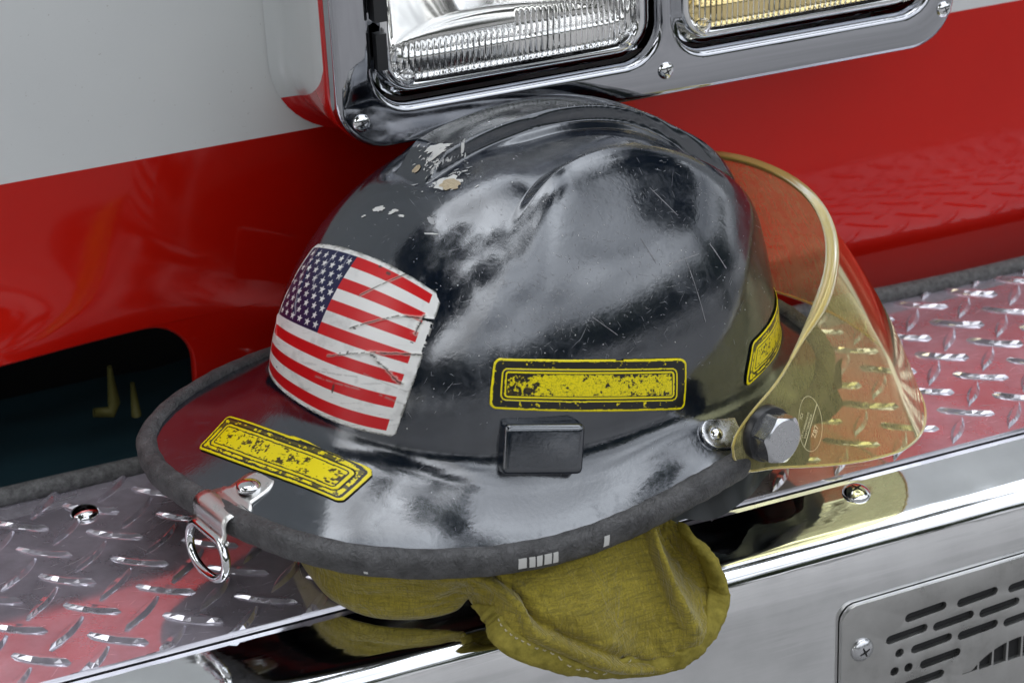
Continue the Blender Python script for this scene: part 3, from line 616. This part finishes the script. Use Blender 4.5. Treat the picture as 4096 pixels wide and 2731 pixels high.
# ---- stickers: printed vinyl laid on the shell
def patch(c, nu, nv, off):                    # c: 3x3 control points, rows bottom/middle/top, columns left/middle/right
    c = np.array(c, float); u = np.linspace(0, 1, nu); v = np.linspace(0, 1, nv)
    def q(t): return np.stack([2 * (t - .5) * (t - 1), 4 * t * (1 - t), 2 * t * (t - .5)], -1)
    P = np.einsum('vi,uj,ijk->vuk', q(v), q(u), c); V = np.zeros((nv, nu, 3)); NN = np.zeros((nv, nu, 3))
    for i in range(nv):
        for j in range(nu):
            p, n = snap(P[i, j], 0); V[i, j] = p; NN[i, j] = n
    U, W_ = np.meshgrid(u, v); return V + NN * (off if np.isscalar(off) else off[..., None]), U, W_
nu, nv = 300, 240
U, W_ = np.meshgrid(np.linspace(0, 1, nu), np.linspace(0, 1, nv))
creases = [((.99, .80), (.82, .73), .010), ((.82, .73), (.60, .56), .006), ((1.0, .545), (.74, .455), .008), ((.74, .455), (.52, .36), .005), ((.76, .45), (.95, .33), .009), ((.76, 1.0), (.57, .76), .006), ((.945, .80), (.93, .66), .010)]
lift = np.full(U.shape, .00035)
for a, b, wd in creases:
    d, t = segd(U, W_, a, b); lift += .0005 * np.exp(-(d / (wd * 1.6)) ** 2)
lift += .0004 * np.exp(-(segd(U, W_, (.075, .98), (.17, .52))[0] / .01) ** 2) + .0006 * np.exp(-(segd(U, W_, (.0, .45), (.09, .30))[0] / .012) ** 2)
V, U, W_ = patch([[(-.1370, .0530, .021), (-.1469, -.0130, .0245), (-.1298, -.0611, .025)], [(-.1300, .0475, .0560), (-.1330, -.0140, .066), (-.1140, -.0636, .063)], [(-.1125, .0372, .0925), (-.1096, -.0150, .1020), (-.0972, -.0590, .0920)]], nu, nv, lift)
rag = fbm(U * 40, W_ * 40, 5, 3)
bd = .030; WHT, RED, BLU = np.array([.78, .78, .76]), np.array([.58, .006, .010]), np.array([.004, .007, .055])
col = np.tile(WHT, U.shape + (1,)); bt, bb = .032, .030
vv = (W_ - bb) / (1 - bb - bt); uu = (U - .018) / (1 - .018 - .055); ins = (vv > 0) & (vv < 1) & (uu > 0) & (uu < 1)
stripe = np.floor((1 - vv) * 13).astype(int); col[ins & (stripe % 2 == 0)] = RED
can = ins & (vv > 6 / 13) & (uu < .415); col[can] = BLU
for r in range(9):
    for k in range(6 if r % 2 == 0 else 5):
        sx_ = (k + .5 if r % 2 == 0 else k + 1) / 6 * .415; sy = 1 - (r + .75) / 9.5 * 7 / 13
        dx, dy = (uu - sx_) * .112, (vv - sy) * .088; rr_ = np.hypot(dx, dy); an = np.arctan2(dx, dy)
        a5 = np.abs((an + math.pi / 5) % (2 * math.pi / 5) - math.pi / 5); Rs = .0026
        kk = math.pi / 5; ri = Rs * .382; lim = Rs * ri * math.sin(kk) / (ri * np.sin(kk - a5) + Rs * np.sin(a5) + 1e-9)
        col[can & (rr_ < lim)] = WHT
dn = fbm(U * 9, W_ * 9, 11, 5); st = fbm(U * 6 + W_ * 14, W_ * 60 - U * 20, 23, 4)
gr = sstep(.58, .78, dn) * .30 + sstep(.62, .76, st) * .35 * sstep(.75, .2, W_)
whiteish = col.min(-1) > .5
col = np.where(whiteish[..., None], col * (1 - gr[..., None] * .75) + np.array([.13, .13, .12]) * gr[..., None] * .75, col * (1 - gr[..., None] * .15))
for a, b, wd in creases:
    d, t = segd(U + (rag - .5) * .02, W_ + (rag - .5) * .02, a, b); k = np.exp(-(d / (wd * .55)) ** 2) * sstep(.35, .55, fbm(U * 70, W_ * 70, 3, 2) + .12)
    h = np.exp(-((d - wd * .9) / (wd * .5)) ** 2) * .5; col = col * (1 - h[..., None]) + np.array([.66, .65, .58]) * h[..., None]; col = col * (1 - k[..., None]) + np.array([.035, .034, .028]) * k[..., None]
for a, b, wd, cc in (((.065, .985), (.085, .75), .004, (.55, .56, .6)), ((.085, .75), (.20, .51), .005, (.5, .5, .55)), ((.245, .98), (.215, .75), .004, (.5, .5, .55)), ((.215, .75), (.24, .70), .003, (.4, .4, .45)), ((.01, .45), (.09, .30), .005, (.7, .3, .28)), ((.86, .235), (1., .205), .006, (.33, .32, .30)), ((.45, .245), (.72, .30), .004, (.3, .3, .28)), ((.47, .215), (.75, .235), .005, (.33, .32, .30)), ((.75, .33), (.98, .29), .003, (.3, .3, .28)), ((.03, .60), (.055, .72), .012, (.06, .06, .09)), ((.34, .97), (.355, .86), .005, (.4, .4, .45)), ((.40, .93), (.37, .80), .007, (.02, .025, .05))):
    d, t = segd(U + (rag - .5) * .012, W_, a, b); k = np.exp(-(d / wd) ** 2) * .55 * sstep(.3, .6, fbm(U * 50, W_ * 50, 31, 2) + .1); col = col * (1 - k[..., None]) + np.array(cc) * k[..., None]
for (sx_, sy, s1, s2) in ((.655, .945, .018, .012), (.585, .965, .014, .008), (.62, .565, .010, .007), (.93, .60, .012, .005), (.63, .415, .007, .012), (.155, .125, .005, .006), (.60, .19, .008, .028), (.59, .40, .006, .006)):
    d = np.hypot((U - sx_) / s1, (W_ - sy) / s2) + (rag - .5) * 1.2; k = sstep(1.1, .7, d) * .85; col = col * (1 - k[..., None]) + np.array([.05, .04, .035]) * k[..., None]
edge_d = np.minimum(np.minimum(U, 1 - U) * 1.25, np.minimum(W_, 1 - W_)); k = sstep(.014, .0, edge_d + (rag - .5) * .022) * .9
k = np.maximum(k, sstep(.030, .0, (1 - W_) + (rag - .5) * .05) * .55 * (fbm(U * 22, W_ * 22, 8, 3) > .5))
col = col * (1 - k[..., None]) + np.array([.10, .10, .085]) * k[..., None]
keep = np.ones(U.shape, bool)                 # torn edges: bits of the sticker are gone
keep &= ~((1 - U) * 1.25 + (1 - W_) < .050 + (rag - .5) * .02); keep &= ~((1 - U) * 1.1 + W_ < .02)
keep &= ~((segd(U, W_, (1.01, .805), (.945, .775))[0] < .009 * sstep(.93, 1.0, U) + .0015)); keep &= ~(U * 1.2 + (1 - W_) < .035 + (rag - .5) * .02)
keep &= ~((np.abs(W_ - .70) < .05) & (U < .010 + (rag - .5) * .02)); keep &= (edge_d > (rag - .55) * .012)
keep &= ~((U > .988) & (W_ > .55) & (W_ < .79) & (rag > .52))
idx = np.arange(nu * nv).reshape(nv, nu); kf = keep[:-1, :-1] & keep[1:, :-1] & keep[:-1, 1:] & keep[1:, 1:]
Fq = np.stack([idx[:-1, :-1], idx[:-1, 1:], idx[1:, 1:], idx[1:, :-1]], -1)[kf]
mesh_obj('flag_sticker', V.reshape(-1, 3), Fq, print_m, helmet, True, None, np.concatenate([col, np.ones(U.shape + (1,))], -1))

def badge(c, nu, nv, asp, seed, wear, side):
    rise = np.full((nv, nu), .0008)
    U, W_ = np.meshgrid(np.linspace(0, 1, nu), np.linspace(0, 1, nv))
    x = (U - .5) * asp; y = W_ - .5
    def sd(hx, hy, r): qx, qy = np.abs(x) - hx + r, np.abs(y) - hy + r; return np.hypot(np.maximum(qx, 0), np.maximum(qy, 0)) + np.minimum(np.maximum(qx, qy), 0) - r
    d0 = sd(asp / 2, .5, .14); d1 = sd(asp / 2 - .205, .30, .10); d2 = sd(asp / 2 - .275, .235, .05)
    rise += .0005 * sstep(.0, -.03, d0) - .0002 * sstep(.03, 0, np.abs(d1))
    V, U, W_ = patch(c, nu, nv, rise)
    YEL, BLK = np.array([.84, .70, .0]), np.array([.012, .012, .011]); DK = np.array([.05, .034, .004])
    col = np.tile(BLK, U.shape + (1,)); jit = (fbm(U * 9 * asp, W_ * 9, seed, 3) - .5) * .02
    n1 = fbm(x * 7 + 30, y * 9 + 30, seed + 1, 5); n2 = fbm(x * 24 + 30, y * 24 + 30, seed + 2, 4); n3 = fbm(x * 60, y * 60, seed + 4, 2)
    if side:
        lines = (np.abs(d0 + .030 + jit) < .022) | (np.abs(d1 + jit * .5) < .013) | (np.abs(d2 + jit * .5) < .016)
        inner = d2 < -.03
        fac = n1 * .45 + n2 * .55 + .13 * np.exp(-((U - .45) / .20) ** 2) - .12 * sstep(.30, .08, U) - .16 * sstep(.12, .235, y) - .03 * sstep(.1, .2, -y) + .06 * sstep(.75, .9, U)
        col[lines] = YEL; k = sstep(.435, .50, fac) * inner
        k = np.maximum(k, ((d0 < -.05) & (d1 > .02)) * sstep(.66, .70, n2 * .6 + n1 * .4))
        col = col * (1 - k[..., None]) + (YEL * (1 - .35 * sstep(.5, .75, n3))[..., None]) * k[..., None]
        q = inner & (k < .5) & (n2 > .46); col[q] = DK
    else:
        col[:] = YEL
        dark = (np.abs(d0 + .085 + jit) < .024) | (np.abs(d1 - .015 + jit * .5) < .018) | (np.abs(d2 + .005 + jit * .5) < .014) | (d0 > -.010)
        ring = (d0 < -.10) & (d1 > .03) & (n1 * .6 + n2 * .4 + .05 * np.sign(y) > .50)
        col[ring] = np.array([.10, .085, .01]); col[dark] = BLK
        fac = n1 * .5 + n2 * .5 + .07 * np.exp(-((U - .62) / .06) ** 2) + .05 * np.exp(-((U - .14) / .08) ** 2) * (y > 0)
        k = sstep(.56, .61, fac) * (d2 < -.02); col = col * (1 - k[..., None]) + DK * k[..., None]
    keep = (d0 < 0) & ~((np.abs(U - .66) < .018) & (y > .47) if side else np.zeros(U.shape, bool))
    idx = np.arange(nu * nv).reshape(nv, nu); kf = keep[:-1, :-1] & keep[1:, :-1] & keep[:-1, 1:] & keep[1:, 1:]
    Fq = np.stack([idx[:-1, :-1], idx[:-1, 1:], idx[1:, 1:], idx[1:, :-1]], -1)[kf]
    return mesh_obj('reflective_sticker', V.reshape(-1, 3), Fq, badge_m, helmet, True, None, np.concatenate([col, np.ones(U.shape + (1,))], -1))
def mid(a, b): return tuple((np.array(a) + np.array(b)) / 2)
b = badge([[(-.0914, -.0879, .0393), (-.0385, -.1010, .0265), (.0183, -.1063, .0103)], [(-.0885, -.086, .0515), (-.0380, -.1000, .0405), (.0205, -.105, .0243)], [(-.0842, -.0839, .0638), (-.0378, -.0988, .0542), (.022, -.1034, .0383)]], 420, 120, 3.75, 40, .5, True); b['label'] = 'worn black and yellow sticker above the side block'
LB, BM, RB2, LT, TM, RT = (-.189, .0394, -.004), (-.1719, -.0027, -.005), (-.1599, -.052, -.006), (-.1632, .0474, .004), (-.1498, -.0031, .008), (-.1402, -.0531, .008)
LB, BM, RB2, LT, TM, RT = (-.1885, .0415, -.006), (-.1775, -.0065, -.006), (-.1620, -.0615, -.007), (-.1635, .0470, .000), (-.1535, -.0040, .003), (-.1395, -.0590, .002)
b = badge([[LB, BM, RB2], [mid(LB, LT), mid(BM, TM), mid(RB2, RT)], [LT, TM, RT]], 380, 110, 3.4, 60, .5, False); b['label'] = 'scratched yellow sticker on the back of the brim'
b = badge([[(.0640, -.0990, .0050), (.098, -.075, .005), (.122, -.045, .005)], [(.069, -.097, .017), (.101, -.073, .017), (.123, -.044, .017)], [(.0741, -.0948, .0278), (.103, -.072, .0285), (.124, -.043, .0285)]], 200, 80, 3.0, 77, .2, False); b['label'] = 'bright yellow sticker behind the face shield'

# ---- square side block moulded into the shell
def side_block(sy):
    c = Vector((-.0678, -.0950 * sy, .0150)); nrm = Vector((-.30, -.94 * sy, .27)).normalized()
    x = Vector((.42, -.105 * sy, -.085)); x = (x - nrm * x.dot(nrm)).normalized(); z = nrm.cross(x)
    if z.z < 0: z = -z
    M4 = Matrix((x, z, nrm)).transposed().to_4x4(); M4.translation = c
    bm = bmesh.new(); bmesh.ops.create_cube(bm, size=1)
    for v in bm.verts: v.co = Vector((v.co.x * .0440, v.co.y * .0285, v.co.z * .028)); 
    for v in bm.verts:
        if v.co.z > 0: v.co.x *= .95; v.co.y = v.co.y * .94 - (.0015 if v.co.y > 0 else 0)
    bmesh.ops.bevel(bm, geom=bm.edges[:], offset=.0036, segments=5, profile=.6, affect='EDGES'); bm.transform(M4)
    me = bpy.data.meshes.new('side_block'); bm.to_mesh(me); bm.free(); o = wrap('side_block', me, shell_m, helmet); me.set_sharp_from_angle(angle=R_(50)); return o
side_block(1); side_block(-1)

# ---- hanger clip and D-ring on the back of the brim
YC = -.0145; pr = []
rz = float(ZR[0]); rr0 = float(RR[0])
zt = rz + .0035
path = [(-.1762, zt + .0040), (-.1820, zt + .0034), (-.1890, zt + .0030), (-.1950, zt + .0034)]
for q in np.radians(np.linspace(132, 2, 12)):      # over the edge trim
    c, s_ = math.cos(q), math.sin(q); a_, b_ = .0065 * math.copysign(abs(c) ** .75, c), .0078 * math.copysign(abs(s_) ** .8, s_); k_ = 1.13
    path.append((-(rr0 + k_ * (a_ * .94 + .18 * b_)), rz + k_ * (b_ - .12 * a_)))
xe, ze = path[-1]; path += [(xe - .0006, ze - .0022), (xe - .0022, ze - .0040), (xe - .0016, ze - .0064), (xe + .0010, ze - .0066), (xe + .0024, ze - .0050)]
mb = MB(); rowsA = []
fine = []
for i in range(len(path) - 1):
    for t in (np.linspace(0, 1, 7)[:-1] if i < 4 else (0, .5)): fine.append((path[i][0] + (path[i + 1][0] - path[i][0]) * t, path[i][1] + (path[i + 1][1] - path[i][1]) * t))
fine.append(path[-1])
for x, z in fine:
    tongue = x > -.1965 and z > zt
    if tongue: hwid = .0112 if x < -.1862 else .0112 * math.sqrt(max(1 - ((x + .1862) / .0101) ** 2, .004))
    else: hwid = .0162
    if -.1990 < x < -.1940 and z > zt: hwid = .0112 + .0050 * float(sstep(-.1940, -.1980, x))
    row = []
    for s_ in np.linspace(-1, 1, 9):
        zz = z
        if tongue: zz = max(z, snap((x, YC + s_ * hwid, zt + .004), 0)[0].z + .0014)
        row.append((x, YC + s_ * hwid, zz))
    rowsA.append(row)
mb.grid(rowsA); clip = mb.build('hanger_clip', satin, helmet)
md = clip.modifiers.new('thick', 'SOLIDIFY'); md.thickness = .0011; md.offset = 1
mb = MB(); mb.lathe([(.0066, -.002), (.0066, .0004), (.0058, .0013), (.0038, .0021), (.0001, .0024)], frame(snap((-.1868, YC, zt + .004), .0022)[0], (.06, 0, 1)), 26); mb.build('rivet', chrome, clip)
mb = MB(); cz0 = ze - .0042; xr = xe - .0008; pts = []
for q in np.linspace(0, 2 * math.pi, 44, endpoint=False):
    c, s = math.cos(q), math.sin(q); yy = .0190 * np.sign(c) * abs(c) ** .8; zz = -.0110 + .0126 * s
    if zz > -.0005: zz = -.0005
    pts.append((xr - .12 * (-zz) - .0005, YC + yy * (1.0 if s > -.2 else 1.0), cz0 + zz))
mb.tube(pts, .0024, 12, closed=True); mb.build('d_ring', chrome, clip)

# ---- face shield
vis = []; nU, nV = 150, 26; TT = np.radians(np.linspace(-101, 101, nU))
def sgp(a, e): return np.sign(a) * np.abs(a) ** e
half = [(.0300, -.1335, -.0190), (.0400, -.1345, -.0215), (.0560, -.1365, -.0240), (.0750, -.1395, -.0285), (.0970, -.1430, -.0330), (.1210, -.1455, -.0365), (.1450, -.1445, -.0385), (.1690, -.1330, -.0385), (.1900, -.1100, -.0370), (.2060, -.0760, -.0345), (.2150, -.0380, -.0320)]
full = half + [(.2180, 0, -.0310)] + [(x, -y, z) for x, y, z in half[::-1]]
def cspline(P, n):
    P = np.array(P, float); t = np.linspace(0, len(P) - 1, n); o = np.zeros((n, 3))
    for k, tt in enumerate(t):
        i = min(int(tt), len(P) - 2); f = tt - i; p0, p1, p2, p3 = P[max(i - 1, 0)], P[i], P[i + 1], P[min(i + 2, len(P) - 1)]
        o[k] = .5 * ((2 * p1) + (p2 - p0) * f + (2 * p0 - 5 * p1 + 4 * p2 - p3) * f * f + (3 * p1 - p0 - 3 * p2 + p3) * f ** 3)
    return o
Bq = cspline(full, nU); bx, by, bz = Bq.T
lx, ly = .056 + .113 * sgp(np.cos(TT), .95), .1215 * sgp(np.sin(TT), .92)
tabk = sstep(R_(70), R_(98), np.abs(TT)); lx = lx - .005 * tabk; ly = ly * (1 + .105 * tabk); lz = -.011 + .50 * lx
lz = lz + .004 * sstep(R_(80), R_(98), np.abs(TT))
sdist = np.concatenate([[0], np.cumsum(np.hypot(np.diff(bx), np.diff(by)))]); sde = np.minimum(sdist, sdist[-1] - sdist)
Rc = .012; cut = np.where(sde < Rc, 1 - np.sqrt(np.clip(1 - ((Rc - sde) / Rc) ** 2, 0, 1)), 0)
B_ = np.stack([bx, by, bz], -1); T_ = np.stack([lx, ly, lz], -1)
hgt = np.linalg.norm(T_ - B_, axis=1); f0 = np.minimum(cut * .010 / hgt, .40); f1 = 1 - np.minimum(cut * .010 / hgt, .40)
mb = MB(); P = []
for k in np.linspace(0, 1, nV):
    f = f0 + (f1 - f0) * k; bow = .006 * np.sin(math.pi * f) * np.clip(hgt / .1, 0, 1); Q = B_ * (1 - f)[:, None] + T_ * f[:, None]
    er = np.stack([np.cos(TT), np.sin(TT), 0 * TT], -1); P.append(Q + er * bow[:, None])
P = np.array(P); mb.grid(P); visor = mb.build('face_shield', [visor_m, visor_edge], helmet)
eb = MB(); loop_ = [P[0][i] for i in range(nU)] + [P[k][-1] for k in range(1, nV - 1)] + [P[nV - 1][i] for i in range(nU - 1, -1, -1)] + [P[k][0] for k in range(nV - 2, 0, -1)]
eb.tube(loop_, .0008, 8, closed=True); eb.build('sheet_edge', visor_edge, visor)
# rolled rib along the upper edge
mb = MB(); i0, i1 = 16, nU - 16; P2 = []
for i in range(i0, i1):
    s = min(i - i0, i1 - 1 - i) / 14; s = sstep(0, 1, s); p = P[-1][i] - np.array([0, 0, .0]) ; er = np.array([math.cos(TT[i]), math.sin(TT[i]), 0]); upv = np.array([0, 0, 1.])
    w_, h_ = .0008 + .0024 * s, .0006 + .0011 * s
    P2.append([p + er * w_ * (a) + (upv - .5 * np.array([1, 0, 0])) * h_ * b for a, b in ((-1, -1), (-1.15, 0), (-1, 1), (-.4, .55), (.2, .8), (1, 1), (1.15, 0), (1, -1), (0, -1.2))])
mb.grid(np.array(P2), closed_v=True); rib = mb.build('top_rib', visor_edge, visor)
VB = BVHTree.FromPolygons([Vector(v) for v in P.reshape(-1, 3)], [(i * nU + j, i * nU + j + 1, (i + 1) * nU + j + 1, (i + 1) * nU + j) for i in range(nV - 1) for j in range(nU - 1)])
def on_visor(p, off):
    q, n, i, d = VB.find_nearest(Vector(p)); n = n if n.dot(q) > 0 else -n; return q + n * off, n
# oval marking embossed in the shield beside the bolt
qc, nc = on_visor((.0800, -.137, -.006), .0011)
ux = Vector((1, -.28, 0)); ux = (ux - nc * ux.dot(nc)).normalized(); uz = nc.cross(ux); uz = uz if uz.z > 0 else -uz
def mk_pt(a, b): return tuple(on_visor(qc + ux * a + uz * b, .0011)[0])
mb = MB()
def line2(p0, p1, wd):
    d = np.array(p1) - np.array(p0); n_ = np.array([-d[1], d[0]]) / np.linalg.norm(d) * wd
    P0 = [mk_pt(*(np.array(p0) + n_)), mk_pt(*(np.array(p0) - n_)), mk_pt(*(np.array(p1) - n_)), mk_pt(*(np.array(p1) + n_))]; mb.add(P0, [(0, 1, 2, 3)])
ov = [(.0080 * math.cos(q), .0150 * math.sin(q)) for q in np.linspace(0, 2 * math.pi, 41)]
for a, b2 in zip(ov[:-1], ov[1:]): line2(a, b2, .00013)
line2((-.0050, -.0117), (.0062, .0095), .00022)
def text2(txt, cx, cy, size):
    cu = bpy.data.curves.new('t', 'FONT'); cu.body = txt; cu.size = size; cu.align_x = 'CENTER'; o = bpy.data.objects.new('t', cu); COL.objects.link(o)
    me = bpy.data.meshes.new_from_object(o.evaluated_get(bpy.context.evaluated_depsgraph_get())); bpy.data.objects.remove(o); a = R_(62); c, s = math.cos(a), math.sin(a)
    mb.add([mk_pt(cx + c * v.co.x - s * v.co.y, cy + s * v.co.x + c * v.co.y) for v in me.vertices], [tuple(p.vertices) for p in me.polygons]); bpy.data.meshes.remove(me)
text2('Z87', .0040, -.0055, .0042); text2('ICI', -.0048, .0052, .0026); text2('POLYCARBONATE', -.0032, -.0005, .0018); text2('SHATTERPROOF', -.0010, -.0012, .0018)
mb.build('oval_marking', mark_m, visor, False)
# hex bolt and washers that hold the shield
def bolt(sy):
    qb, nb = on_visor((.0490, -.134 * sy, -.0015), .0016); nb = Vector((.05, -.99 * sy, .06)).normalized()
    F = frame(qb, nb, (0, 0, 1)); mb = MB()
    mb.lathe([(.0001, .0022), (.0146, .0022), (.0150, .0016), (.0150, -.004)], F, 40); wsh = mb.build('washer', dark_plastic, visor); wsh.data.set_sharp_from_angle(angle=R_(40))
    mb = MB(); rw = []
    for r, h in ((.0001, .0026), (.0128, .0026), (.0128, .0105), (.0112, .0120), (.0001, .0120)):
        rw.append([tuple(F @ Vector((r * (1 if h < .011 or r < .001 else 1) * math.cos(q), r * math.sin(q), h))) for q in np.linspace(.22, .22 + 2 * math.pi, 6, endpoint=False)])
    # hexagon with a turned round chamfer
    V = []; nseg = 12
    def hexr(q, r):
        k = (q - .22) % (math.pi / 3) - math.pi / 6; return r * math.cos(math.pi / 6) / math.cos(k)
    rows_ = []
    for kind, r, h in (('h', .0138, .0022), ('h', .0138, .0085), ('h2', .0138, 0), ('c', .0112, .0125), ('c', .0001, .0126)):
        row = []
        for q in np.linspace(0, 2 * math.pi, 72, endpoint=False):
            if kind == 'h': rr_, hh_ = hexr(q, r), h
            elif kind == 'h2': rr_ = hexr(q, r); hh_ = .0125 - (rr_ - .0112) * .62
            else: rr_, hh_ = r, h
            row.append(tuple(F @ Vector((rr_ * math.cos(q), rr_ * math.sin(q), hh_))))
        rows_.append(row)
    mb.grid(rows_, closed_v=True); o = mb.build('bolt', steel, visor); o.data.set_sharp_from_angle(angle=R_(20)); return o
bolt(1); bolt(-1)
# steel tab riveted beside the bolt
q, n = snap((.034, -.1165, -.006), .0)
pl = plate('shield_bracket', [[(-.004 + .0085 * math.cos(t), .0085 * math.sin(t)) for t in np.linspace(R_(280), R_(80), 14)] + [(.012, .0095), (.014, -.0085)], [(-.0035 + .0030 * math.cos(t), .0030 * math.sin(t)) for t in np.linspace(0, 6.283, 16, endpoint=False)]], .0022, .0008, steel, frame(q + n * .0012, n, (1, -.35, 0)), helmet)
mb = MB(); mb.lathe([(.0040, 0), (.0040, .0010), (.0032, .0026), (.0016, .0035), (.0001, .0037)], frame(q + n * .0020 + Vector((-.0035, .001, 0)), n), 22); mb.build('rivet', chrome, pl)

# ---- dark ear cover hanging under the front of the brim
mb = MB(); P = []
for i, s in enumerate(np.linspace(0, 1, 30)):
    x = .010 + .150 * s; yb = -.114 + .075 * max(s - .45, 0) ** 1.4; row = []
    for t in np.linspace(0, 1, 12): row.append((x, yb + .012 * math.sin(t * 2.4) - .006 * math.sin(s * 17 + t * 3), -.018 - (.046 - .018 * s) * t + .003 * math.sin(s * 26)))
    P.append(row)
mb.grid(P); mb.build('ear_cover', liner_m, helmet)

# ---- canvas neck flap (modelled in world units, lying on the chrome and hanging over the bumper edge)
HI = helmet.matrix_world.inverted()
bot = [(-.127, -.014, .004), (-.1275, -.030, .0025), (-.127, -.047, .0015), (-.1245, -.0700, .0008), (-.111, -.0880, -.0030), (-.089, -.0990, -.0045), (-.072, -.1040, -.0020), (-.0650, -.1060, .0045), (-.0640, -.1130, .0040), (-.0640, -.1300, .0035), (-.0655, -.1430, -.0005), (-.0580, -.1510, -.0075), (-.0390, -.1530, -.0187), (-.0178, -.1540, -.028), (.0040, -.1540, -.0350), (.0237, -.1535, -.0385), (.0388, -.1525, -.0365), (.0510, -.1505, -.0290), (.0605, -.1465, -.0205), (.0650, -.1440, -.0120), (.0640, -.1420, -.0020), (.0600, -.1370, .0100), (.0570, -.1270, .0150), (.0560, -.1160, .0170)]
mid_ = [(-.125, -.010, .022), (-.127, -.028, .022), (-.129, -.048, .020), (-.1280, -.0720, .019), (-.1140, -.0930, .018), (-.091, -.1060, .018), (-.074, -.1150, .020), (-.066, -.1200, .020), (-.060, -.1270, .0200), (-.056, -.1340, .0190), (-.050, -.1410, .0160), (-.0440, -.1480, .0090), (-.0300, -.1510, .0030), (-.0120, -.1560, -.0040), (.0060, -.1520, -.0120), (.0210, -.1500, -.0160), (.0310, -.1520, -.0120), (.0320, -.1590, .0040), (.0340, -.1400, .0060), (.0440, -.1180, .0030), (.0470, -.1120, .0080), (.0480, -.1080, .0140), (.0480, -.1040, .0190), (.0480, -.1020, .0230)]
top = [(-.110, -.010, .043), (-.116, -.026, .044), (-.122, -.045, .044), (-.118, -.068, .043), (-.104, -.085, .041), (-.086, -.098, .038), (-.070, -.105, .036), (-.062, -.109, .035), (-.056, -.112, .034), (-.050, -.114, .034), (-.042, -.117, .033), (-.033, -.120, .033), (-.022, -.122, .034), (-.010, -.1235, .035), (.003, -.1235, .037), (.014, -.1225, .039), (.022, -.122, .041), (.0280, -.1235, .043), (.0310, -.1230, .044), (.0325, -.1180, .044), (.034, -.1160, .044), (.036, -.1140, .044), (.038, -.1120, .044), (.040, -.110, .044)]
nB = 200; Bc, Mc, Tc = cspline(bot, nB), cspline(mid_, nB), cspline(top, nB); nk = 40; P = []
for k in np.linspace(0, 1, nk):
    q = (1 - k) * (1 - 2 * k) * Bc + 4 * k * (1 - k) * Mc + k * (2 * k - 1) * Tc
    s = np.linspace(0, 1, nB); wr = .0016 * np.sin(s * 46 + k * 4) * math.sin(math.pi * k) * sstep(.3, .45, s) + .0012 * (fbm(s * 14, np.full(nB, k * 5.), 9, 3) - .5) * 2
    rl = .61 - .26 * (k - .12) / .45; wr = wr + .0065 * np.exp(-((s - rl) / .030) ** 2) * sstep(.02, .15, k) * (1 - sstep(.5, .7, k)) - .0050 * np.exp(-((s - rl - .075) / .035) ** 2) * math.sin(math.pi * k)
    wr = wr + (.0030 * np.sin(k * 8.5 + s * 9) + .0016 * np.sin(s * 70 - k * 6)) * sstep(.36, .28, s) * math.sin(math.pi * k)
    rn = fbm(s * 26 + k * 3.5, np.full(nB, k * 7. + 2) - s * 9, 19, 3); wr = wr - .0030 * (np.abs(rn - .5) * 2) ** .7 * sstep(.02, .14, k) * sstep(1., .8, k) + .0015      # creases
    q = q + np.stack([0 * wr, -wr, .3 * wr], -1); P.append(q)
P = np.array(P); mb = MB(); mb.grid(P)
mb.V = [tuple(HI @ Vector(v)) for v in mb.V]; flap = mb.build('neck_flap', cloth_m, helmet)
md = flap.modifiers.new('thick', 'SOLIDIFY'); md.thickness = .0012; md.offset = -1
# sewn hem: a flat folded band with its own stitching, along the free edge
mb = MB(); H_ = []
i0 = int(nB * 8.2 / 23)
for i in range(i0, nB):
    e = P[0][i]; inn = P[9][i] - P[0][i]; inn /= np.linalg.norm(inn); tg = P[0][min(i + 1, nB - 1)] - P[0][max(i - 1, 0)]; tg /= np.linalg.norm(tg); nr = np.cross(inn, tg); nr /= np.linalg.norm(nr)
    if nr[1] > 0: nr = -nr
    wv_ = .0004 * math.sin(i * .9) + .0003 * math.sin(i * 2.3)
    s = min((i - i0) / 6, (nB - 1 - i) / 6, 1) * .5 + .5
    H_.append([e + inn * a * s + nr * (b + wv_) for a, b in ((-.0020, 0), (-.0014, .0022), (.0012, .0034), (.0050, .0032), (.0088, .0027), (.0104, .0022), (.0108, .0002), (.0100, -.0010), (.004, -.0026), (0, -.0022))])
mb.grid(np.array(H_), closed_v=True); mb.V = [tuple(HI @ Vector(v)) for v in mb.V]; hem = mb.build('hem', hem_m, flap)
mb = MB(); H_ = np.array(H_)
for i in range(8, 60, 2):
    a, b2 = H_[i][4], H_[i + 1][4]; nr = (H_[i][3] - H_[i][7]); nr /= np.linalg.norm(nr)
    mb.tube([HI @ Vector(a + nr * .0002), HI @ Vector((a * .4 + b2 * .6) + nr * .0006), HI @ Vector(a * .15 + b2 * .85 + nr * .0001)], .00036, 6)
mb.build('stitching', thread_m, hem)
